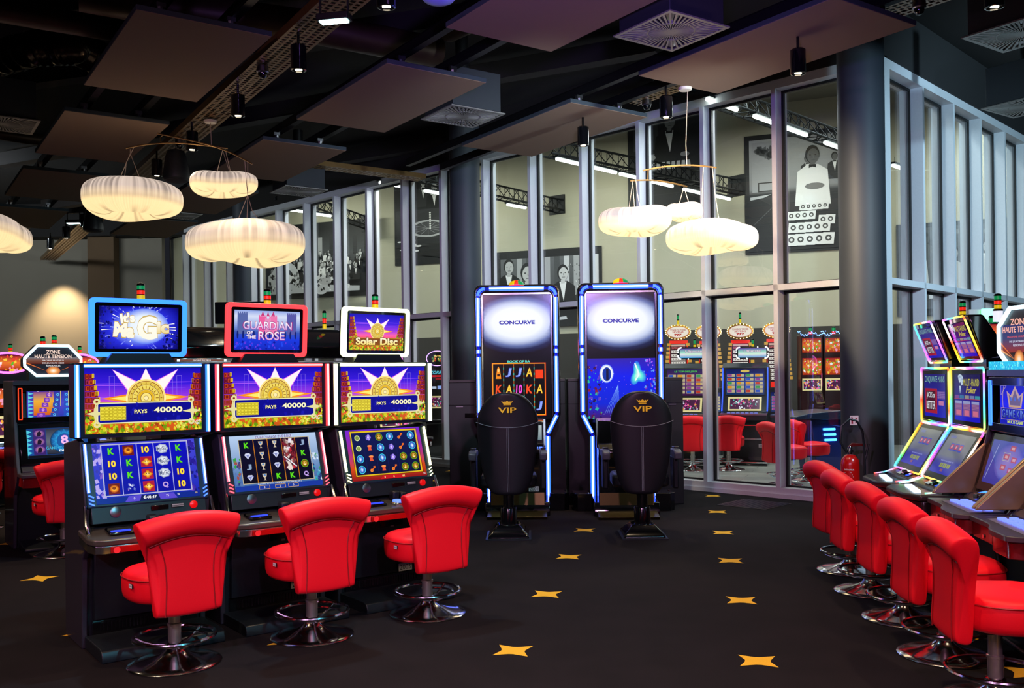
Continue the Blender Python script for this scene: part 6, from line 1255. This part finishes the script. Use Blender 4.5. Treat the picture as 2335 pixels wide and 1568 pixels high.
for x, lab in ((1852, 'red fruit machine under blue fairy lights in the glass room'), (1905, 'pale fruit machine cut by the dark column')):
    q = dist(x, 900, 15.4); t = thing('fruit_machine', lab, 'slot machine', (q.x, q.y, 0), math.radians(-10), 'fruit machines inside the glass room')
    mb = MB(); mb.box(-.175, .175, 0, .5, 0, 2.08); mb.box(-.175, .175, -.1, .1, .72, .78); mb.build('cabinet', mat('fruit_red', '300a0c' if x < 1880 else '600a0c', .3), t, bevel=.01)
    for z, h2, fn in ((1.90, .24, fruit), (1.55, .28, fruit)): art(.30, h2, fn, 'glass_panel', SCREEN, t, (0, -.008, z), (0, 0, 0), x)
    art(.31, .20, fruit_low, 'reel_window', SCREEN, t, (0, -.008, 1.25)); signal_tower(t, 0, .1, 2.08, .03, .06, (RDL, GRN))
    mb = MB(); r = random.Random(x); [mb.lathe([(.007, -.007), (.009, 0), (.002, .008)], 6, (-.22+.44*k/30, -.03+r.uniform(-.02, .02), 2.09+.03*math.cos(k*.4)+r.uniform(-.02, .02))) for k in range(31)]; mb.build('fairy_lights', glow('fairy_blue', '70a0ff', 4, False), t)
q = dist(997, 830, 16.6); t = thing('slot_machine', 'dark machine with oval neon sign right of the Solar Disc machine', 'slot machine', (q.x, q.y, 0), .1)
mb = MB(); mb.box(-.20, .20, 0, .5, 0, 1.62); mb.box(-.22, .22, -.25, 0, .62, .70); mb.build('cabinet', GLOSS, t, bevel=.01); art(.34, .24, sword_sign, 'marquee', SCREEN, t, (0, -.008, 1.47)); art(.32, .22, fruit_low, 'screen', DIM, t, (0, -.008, 1.0), (0, 0, 0), 3); art(.3, .07, lambda a: (a.rect(-.1, -.02, -.02, .02, 'c0d0e8'), a.rect(.0, .12, -.03, .03, '90b0f8')), 'status_panel', SCREEN, t, (0, -.008, 1.26))
mb = MB(); mb.box(-.15, .15, -.02, .10, 1.62, 1.88); mb.build('sign_housing', GLOSS, t); mb = MB(); mb.tube([(.19*math.cos(k*math.pi/14), -.03, 1.78+.13*math.sin(k*math.pi/14)) for k in range(28)], .008, 6, closed=True); mb.build('neon_oval', glow('neon_violet', 'c090ff', 3), t); a = Art(.2, .12, None); busy(a, -.1, .1, -.05, .05, 40, ['e8a020', 'c84020', '38a048', 'f0e080'], .01, .025, 3); a.b.build('sign_picture', SCREEN, t, smooth=0, loc=(0, -.03, 1.78))
q = dist(1880, 1030, 13.1); t = thing('gaming_terminal', 'blue lit terminal with three glowing bars behind the glass', 'gaming terminal', (q.x, q.y, 0), .25)
mb = MB(); mb.prism([(-.14, 0), (.30, 0), (.34, .80), (-.24, .80), (-.20, .5)], -.05, .4, 'y'); mb.build('pedestal', mat('terminal_navy', '0c1c60', .3, coat=.4), t, bevel=.01); mb = MB(); mb.prism([(-.62, .82), (.36, .80), (.36, .88), (.1, .93), (-.4, .90), (-.62, .86)], -.3, .4, 'y'); mb.build('table_top', mat('terminal_top', '15243c', .3), t, bevel=.01)
for k in range(3): mb = MB(); mb.tube([(-.05+.01*k, -.062, .66-.075*k), (.13+.01*k, -.062, .66-.075*k)], .016, 8); mb.build('glowing_bar', glow('bar_blue', '40a0ff', 5), t)
for x, y, Y, lab in ((1580, 1060, 13.9, 'red chair inside the glass room beside the right tall machine'), (1662, 1068, 13.9, 'red chair before the blue menu machine in the glass room'), (1788, 1120, 11.95, 'red chair close behind the white mullion in the glass room'), (1842, 1100, 12.4, 'red chair at the blue lit terminal in the glass room')):
    q = dist(x, y, Y); chair(q.x, q.y, math.radians(75 if Y > 13 else 12), lab, 'red chairs inside the glass room', .02)

# trusses with their tube lights
TR = mat('truss_black', '0d0f11', .5, .3)
tm = None
def truss(a, b_, z, lab):
    a = Vector((*a, z)); b_ = Vector((*b_, z)); L = (b_-a).length; d = (b_-a).normalized(); t = thing('lighting_truss', lab, 'truss', a, math.atan2(d.y, d.x), 'black lighting trusses in the glass room'); mb = MB(); C = [(-.13, 0), (.13, 0), (0, .25)]
    for y, zz in C: mb.tube([(0, y, zz), (L, y, zz)], .02, 8)
    mb.build('chord_tubes', TR, t); mb = MB(); n = max(1, int(L/.28))
    for k in range(n):
        x0 = L*k/n; xm = L*(k+.5)/n; x1 = L*(k+1)/n
        for i, j in ((0, 1), (1, 2), (2, 0)): mb.tube([(x0, *C[i]), (xm, *C[j])], .008, 5, cap=False); mb.tube([(xm, *C[j]), (x1, *C[i])], .008, 5, cap=False)
    mb.build('lattice_bars', TR, t); mb = MB(); mb.box(L-.01, L+.03, -.2, .2, -.08, .33); mb.build('end_plate', TR, t); return t
TZ = 5.0
def tz(x, y, z=TZ): return Vector(lev(x, y, z))
TL = []
for (x0, y0), (x1, y1), lab in (((1500, 190), (1990, 360), 'long black truss crossing the tallest panes before the dealer mural'), ((1245, 352), (1680, 438), 'black truss whose end hangs right of the right pendant lamps'), ((1085, 440), (1270, 480), 'short black truss right of the middle dark column'), ((905, 395), (1055, 437), 'black truss behind the panes left of the middle dark column'), ((640, 452), (842, 520), 'distant black truss over the crowd mural')):
    truss(tz(x0, y0), tz(x1, y1), TZ, lab)
for pts in (((1647, 240), (1750, 277), (1812, 300), (1905, 335), (2055, 385)), ((1302, 371), (1375, 388), (1442, 404), (1508, 420), (1583, 438), (1642, 450)), ((1178, 471),), ((893, 422), (993, 440)), ((674, 481), (730, 490))):
    where = {5: 'the long truss before the dealer mural', 6: 'the truss behind the right pendant lamps', 1: 'the short truss right of the middle column', 2: 'the truss left of the middle column' if pts[0][0] > 800 else 'the distant truss over the crowd mural'}[len(pts)]
    for k, (x, y) in enumerate(pts):
        q = tz(x, y, TZ-.18)
        if (Vector((q.x, q.y, 0))-COR).dot(NA) < .4 and x < 2000: q = q*1.0
        t = thing('tube_light', 'white tube light under '+where, 'tube light', (q.x, q.y, TZ-.18), math.atan2(DB.y, DB.x), 'tube lights under '+where)
        L = .37 if len(pts) > 2 else .29
        mb = MB(); mb.box(-L, L, -.05, .05, .03, .06); mb.build('housing', TR, t); mb = MB(); mb.tube([(-L+.03, 0, .01), (L-.03, 0, .01)], .028, 10); mb.build('tube', glow('tube_white', 'f0fff8', 9), t)
        mb = MB(); mb.cyl((-L*.7, 0, .06), (-L*.7, 0, .16), .006, 6); mb.cyl((L*.7, 0, .06), (L*.7, 0, .16), .006, 6); mb.build('clip', TR, t)

# ------------------------------------------------------------------ murals on the far wall
def person(a, x, y, s, suit='1a1a1a', shirt='e8e8e8', skin='b0b0b0', hair='141414', bow=True, white=False):
    a.poly([(x-s*.5, y-s*1.1), (x+s*.5, y-s*1.1), (x+s*.42, y-s*.1), (x+s*.16, y+s*.08), (x-s*.16, y+s*.08), (x-s*.42, y-s*.1)], 'e4e4e4' if white else suit)
    if not white: a.poly([(x-s*.13, y+s*.06), (x+s*.13, y+s*.06), (x+s*.02, y-s*.6)], shirt)
    a.rect(x-s*.07, x+s*.07, y, y+s*.2, skin); a.ell(x, y+s*.38, s*.2, s*.27, hair, 16); a.ell(x+s*.02, y+s*.33, s*.165, s*.22, skin, 16)
    for e in (-.06, .09): a.ell(x+s*e, y+s*.36, s*.03, s*.02, '303030', 6)
    a.line([(x+s*.02, y+s*.34), (x+s*.03, y+s*.27)], s*.02, '707070'); a.line([(x-s*.03, y+s*.21), (x+s*.08, y+s*.21)], s*.02, '505050')
    if bow: a.poly([(x-s*.1, y+s*.08), (x+s*.1, y-s*.02), (x+s*.1, y+s*.08), (x-s*.1, y-s*.02)], '0c0c0c')
def cards(a, x, y, s, n, rows):
    for j in range(rows):
        for i in range(n): cx = x+i*s*.62+(j % 2)*s*.3; cy = y-j*s*1.0; a.poly([(cx-s*.42, cy-s*.4), (cx+s*.34, cy-s*.44), (cx+s*.42, cy+s*.36), (cx-s*.34, cy+s*.4)], 'e0e0e0'); a.ring(cx, cy, s*.1, s*.22, '484848', 10)
def m_dealer(a):
    w, h = a.w, a.h; a.rect(-w/2, w/2, -h/2, h/2, '1c1d1f'); a.grad([(0, '202124'), (.5, '2a2b2e'), (.55, '848588'), (1, 'a8a9ab')], -w*.45, w*.49, -h*.46, h*.46)
    a.rect(-w*.42, -w*.10, h*.02, h*.44, '9c9da0'); busy(a, -w*.38, -w*.15, h*.30, h*.38, 20, ['606264', '484a4c'], w*.02, w*.05); a.frame(-w*.36, -w*.08, h*.02, h*.10, h*.01, '2a2a2c')
    for x in (.15, .42): person(a, w*x, h*.22, w*.16, '202022', skin='606060')
    
    a.poly([(-w*.46, h*.0), (w*.5, -h*.02), (w*.5, -h*.48), (-w*.46, -h*.48)], '1e1f22'); a.line([(-w*.4, -h*.25), (-w*.05, h*.0)], w*.006, '58595c'); a.poly([(-w*.44, -h*.02), (-w*.22, -h*.005), (-w*.3, -h*.03), (-w*.44, -h*.045)], 'b8b9bc')
    a.ring(w*.22, -h*.06, h*.008, h*.02, 'c8c8c8', 18, 2); person(a, w*.20, h*.19, w*.36, white=True, skin='5c5c5c'); a.ell(w*.22, h*.035, w*.10, h*.028, '707070', 10); cards(a, w*.10, -h*.13, w*.09, 5, 1); cards(a, -w*.02, -h*.20, w*.11, 4, 1); cards(a, w*.30, -h*.245, w*.12, 2, 1); cards(a, -w*.0, -h*.30, w*.13, 5, 1); cards(a, -w*.02, -h*.40, w*.15, 5, 1)
def m_cards(a):
    w, h = a.w, a.h; a.rect(-w/2, w/2, -h/2, h/2, '16171a'); a.rect(-w*.42, -w*.1, h*.1, h*.42, '3a3b3e'); a.line([(-w*.35, h*.05), (-w*.1, h*.05)], h*.01, '8a8a8c')
    person(a, w*.05, h*.25, w*.42, '0e0f10', skin='8a8a8a'); a.ell(-w*.18, h*.02, w*.05, h*.03, 'a8a8a8', 10); a.ell(w*.25, h*.03, w*.06, h*.025, '909090', 10)
    for k in range(10): a.poly([(-w*.32+k*w*.065, -h*.10), (-w*.26+k*w*.065, -h*.10), (-w*.27+k*w*.065, -h*.03), (-w*.31+k*w*.065, -h*.03)], 'b8b8b8'); a.L -= 1
    a.L += 1; a.poly([(-w*.5, -h*.12), (w*.5, -h*.15), (w*.5, -h*.5), (-w*.5, -h*.5)], '121316')
def m_women(a):
    w, h = a.w, a.h; a.rect(-w/2, w/2, -h/2, h/2, '141517'); a.grad([(0, '303134'), (1, '606265')], -w*.46, w*.46, -h*.42, h*.40)
    for k in range(9): a.rect(-w*.3+k*w*.09, -w*.25+k*w*.09, -h*.1, h*.40, ['a8a9ac', '484a4c', 'c8c9cc'][k % 3]); a.L -= 1
    a.L += 1; busy(a, w*.12, w*.34, -h*.1, h*.3, 60, ['e0e0e0', '303030', '808080'], w*.004, w*.012); person(a, -w*.38, h*.17, w*.25, '101112', bow=False, skin='b8b8b8'); person(a, -w*.20, h*.04, w*.32, '08090a', bow=False, skin='c0c0c0'); person(a, w*.14, h*.05, w*.26, '1a1b1d', skin='c8c8c8', bow=False)
    for x in (.04, .3, .42): person(a, w*x, -h*.02, w*.07, '0c0c0e')
    a.grad([(0, '28292b'), (1, '18191b')], -w*.46, w*.46, -h*.5, -h*.30)
    for x, y in ((-.1, -.36), (.1, -.42), (.3, -.36)): a.poly([(w*x, h*y), (w*(x+.08), h*(y+.01)), (w*(x+.07), h*(y+.05)), (w*(x+.005), h*(y+.04))], 'c8c9cc')
def m_roulette(a):
    w, h = a.w, a.h; a.rect(-w/2, w/2, -h/2, h/2, '131416'); person(a, -w*.22, h*.34, w*.28, '101112'); person(a, w*.08, h*.36, w*.3, '2a2b2d', bow=False); person(a, w*.30, h*.28, w*.34, '0c0d0f', skin='a8a8a8', bow=False); a.poly([(w*.2, h*.30), (w*.42, h*.30), (w*.31, h*.24)], 'd8d8d8')
    a.grad([(0, '1a1b1e'), (1, '2c2d30')], -w*.46, w*.48, -h*.3, h*.12); a.ring(w*.18, -h*.10, w*.12, w*.15, 'a8a9ac', 30, 2.6); a.ring(w*.18, -h*.10, w*.03, w*.11, '3a3b3e', 30, 2.6)
    for k in range(12): q = k*math.pi/6; a.line([(w*.18, -h*.1), (w*.18+w*.28*math.cos(q), -h*.1+w*.11*math.sin(q))], w*.006, '8a8b8e'); a.L -= 1
    a.L += 1; [a.ell(w*.22, -h*.1+k*h*.025, w*.018, h*.01, 'e0e0e0', 8) for k in range(8)]; r = random.Random(3); [a.ell(-w*.3+r.uniform(-.1, .3)*w, -h*.27+r.uniform(-.09, .06)*h, w*.045, h*.009, 'e4e4e4', 10) for k in range(22)]; a.poly([(w*.05, -h*.4), (w*.2, -h*.27), (w*.48, -h*.27), (w*.48, -h*.44)], '0c0d0f')
def m_crowd(a):
    w, h = a.w, a.h; a.rect(-w/2, w/2, -h/2, h/2, '141517'); a.grad([(0, '202224'), (.6, '484a4c'), (1, '18191b')], -w*.46, w*.46, -h*.44, h*.40)
    for k in range(8): a.rect(-w*.42+k*w*.11, -w*.38+k*w*.11, h*.05, h*.30, ['9a9b9e', '2a2b2d'][k % 2]); a.L -= 1
    for x in (-.2, .2): a.star(w*x, h*.32, h*.015, h*.05, 8, 'e0e0e0')
    r = random.Random(11)
    for k in range(60): x = r.uniform(-.42, .44)*w; y = h*(.10-.28*(k/60)); s = w*(.035+.05*k/60); person(a, x, y, s, r.choice(['0e0f10', '18191b', 'c8c8c8', 'e4e4e4', '303234']), skin=r.choice(['b8b8b8', '8a8a8a', 'd8d8d8']))
    for x, y, R in ((-.25, -.24, .14), (.1, -.34, .08)): a.ring(w*x, h*y, w*R*.6, w*R, 'c8c9cc', 26, 1); a.ell(w*x, h*y, w*R*.5, w*R*.3, 'd8d8d8', 16)
    for x in (.0, .14, .28): a.ell(w*x, -h*.30, w*.06, h*.05, 'a8a8aa', 14)
    a.poly([(-w*.46, -h*.44), (-w*.3, -h*.3), (w*.46, -h*.38), (w*.46, -h*.44)], 'b8b9bc'); busy(a, -w*.4, w*.4, -h*.42, -h*.15, 120, ['0c0d0e', 'e0e0e0', '606264', '101112'], w*.005, w*.02, 5)
def m_right(a):
    w, h = a.w, a.h; a.rect(-w/2, w/2, -h/2, h/2, '33383c'); a.grad([(0, '404448'), (1, '585c60')], -w*.47, w*.47, -h*.44, h*.45); busy(a, -w*.44, w*.44, h*.1, h*.42, 40, ['6a6e72', '3a3e42', '888c90'], w*.01, w*.03)
    for x, y, s, b_ in ((-.38, .12, .16, 0), (-.16, .05, .2, 0), (.05, .12, .17, 0), (.2, .0, .2, 1), (.36, .12, .18, 1)): person(a, w*x, h*y, w*s, ['c8ccd0', '2a2e32'][b_], skin='b8bcc0', bow=bool(b_))
    for x in (-.3, -.05, .2, .36): a.poly([(w*x, -h*.32), (w*(x+.12), -h*.30), (w*(x+.1), -h*.26), (w*x, -h*.27)], 'd0d4d8')
    a.rect(-w*.46, w*.46, -h*.43, -h*.34, '4a4e54')
def mural(x0, x1, yt, yb, fn, lab):
    s0, z0 = upr(x0, yt, BW0, BWD); s1, _ = upr(x1, yt, BW0, BWD); _, zb = upr((x0+x1)/2, yb, BW0, BWD); _, zt = upr((x0+x1)/2, yt, BW0, BWD)
    w_ = abs(s0-s1); c = BW0+BWD*(s0+s1)/2-BWN*.03; a = Art(w_, zt-zb, None, .0004); fn(a)
    o = a.build('mural_photograph', mat_mural, None, (c.x, c.y, (zt+zb)/2), (0, 0, math.atan2(-BWD.y, -BWD.x))); tag(o, lab, 'mural', 'black and white casino murals on the far wall')
mat_mural = paint('mural_print', 0, .6, 1)
mural(1697, 1921, 301, 575, m_dealer, 'black and white mural of a white shirted card dealer'); mural(1431, 1606, 245, 480, m_cards, 'dark mural of hands laying out cards, behind the right pendant lamps'); mural(1133, 1373, 568, 745, m_women, 'mural of elegant guests, above the tall blue lit machines')
mural(900, 1014, 402, 603, m_roulette, 'mural of a roulette wheel and chips left of the dark column'); mural(607, 842, 508, 679, m_crowd, 'mural of a crowded gaming hall behind the largest cloud lamp'); mural(2043, 2430, 500, 716, m_right, 'pale mural of seated guests seen through the right glass wall')


# ------------------------------------------------------------------ unseen lights: those of the place, and added fills
def area(name, loc, aim, e, col, sx, sy): return lamp('AREA', name, loc, e, col, aim=aim, shape='RECTANGLE', size=sx, size_y=sy)
for s in (-4.5, -1.0, 2.5, 6.0, 9.5):
    c = BW0+BWD*s-BWN*1.6; area('wall_washer', (c.x, c.y, 5.6), (c.x+BWN.x*1.6, c.y+BWN.y*1.6, 2.8), 48, (.97, 1, .88), 1.8, .3)
for (x, y) in ((1700, 260), (1860, 320), (1400, 394), (1600, 440), (1178, 471), (940, 430), (700, 484), (2055, 385)):
    q = tz(x, y, TZ-.2); area('tube_light_output', (q.x, q.y, TZ-.22), (q.x, q.y, 0), 34, WHITE, 1.0, .1)
for s in (2, 5, 8, 11): c = COR+DA*s+NA*1.2; area('glass_room_light', (c.x, c.y, 6.2), (c.x-NA.x*.6, c.y-NA.y*.6, 2), 60, (.85, 1, 1), 1.2, .3)
for s in (2, 5, 8): c = COR+DB*s+NB*1.2; area('glass_room_light', (c.x, c.y, 6.2), (c.x-NB.x*.6, c.y-NB.y*.6, 2), 60, (.8, .95, 1), 1.2, .3)
for (x, y) in ((105, 600), (-230, 600)):
    q = dist(x, y, 21.0); lamp('SPOT', 'far_wall_spot', (q.x, 21.1, 4.15), 520, (1, .75, .45), aim=(q.x, 21.9, 1.5), spot_size=math.radians(80), spot_blend=.8, shadow_soft_size=.05)
# ceiling spotlights of the main room, behind and beside the viewer
for (x, y, e) in ((-1.6, 1.2, 300), (.6, 1.0, 300), (2.6, 2.4, 300), (-.4, 3.3, 260), (1.4, 4.4, 240), (-3.4, 3.4, 300), (-5.5, 7, 300), (-5, 12, 300)):
    lamp('SPOT', 'unseen_spotlight', (x, y, HZ-.25), e, (1, .74, .46), aim=(x, y+.02, 0), spot_size=math.radians(100), spot_blend=.8, shadow_soft_size=.06)
# violet floods behind the viewer; the cool ones are added to brighten frames and column
for (p_, a_, e, c_) in (((-2.2, -2.2, 3.9), (-1.2, 6, .6), 800, (1, .5, .9)), ((1.2, -2.2, 3.9), (1.6, 6, .6), 520, (1, .5, .95)), ((.6, 5.6, 3.3), (-.6, 14.4, 2.8), 480, (.7, .88, 1)), ((7.5, 6.5, 4.3), (7.0, 13.5, 2.5), 1100, (.5, .8, 1)), ((3.2, 6.6, 3.3), (-3.2, 16.5, 2.8), 620, (.75, .92, 1)), ((4.7, 6.0, 3.5), (4.1, 10, 2.0), 380, (.5, .8, 1))):
    lamp('SPOT', 'stage_flood', p_, e, c_, aim=a_, spot_size=math.radians(62 if p_[1] < 0 else (58 if e in (620, 480) else 100)), spot_blend=.7, shadow_soft_size=.12)
lamp('SPOT', 'stage_flood', (.6, 3.1, 2.95), 600, (.35, .2, 1), aim=(.6, 6.6, 4.2), spot_size=math.radians(70), spot_blend=.9, shadow_soft_size=.1)  # added violet uplight without a fixture, tints the top panel
area('back_room_light', (-11, 15, 4.6), (-11, 21, 2.4), 160, (.8, .92, 1), 3, .4)  # added cool fill without a fixture, lifts the far wall
lamp('SPOT', 'unseen_spotlight', (1.1, 7.4, 3.7), 800, (1, .78, .52), aim=(3.3, 10.7, 2.3), spot_size=math.radians(64), spot_blend=.8, shadow_soft_size=.06)  # added spot standing in for the right pendants' glow on the frames
lamp('SPOT', 'stage_flood', (2.4, .2, 3.9), 420, (.15, .75, 1), aim=(-1.3, 5.5, .3), spot_size=math.radians(50), spot_blend=.7, shadow_soft_size=.1)  # added cyan flood that brightens the fronts of the left machines
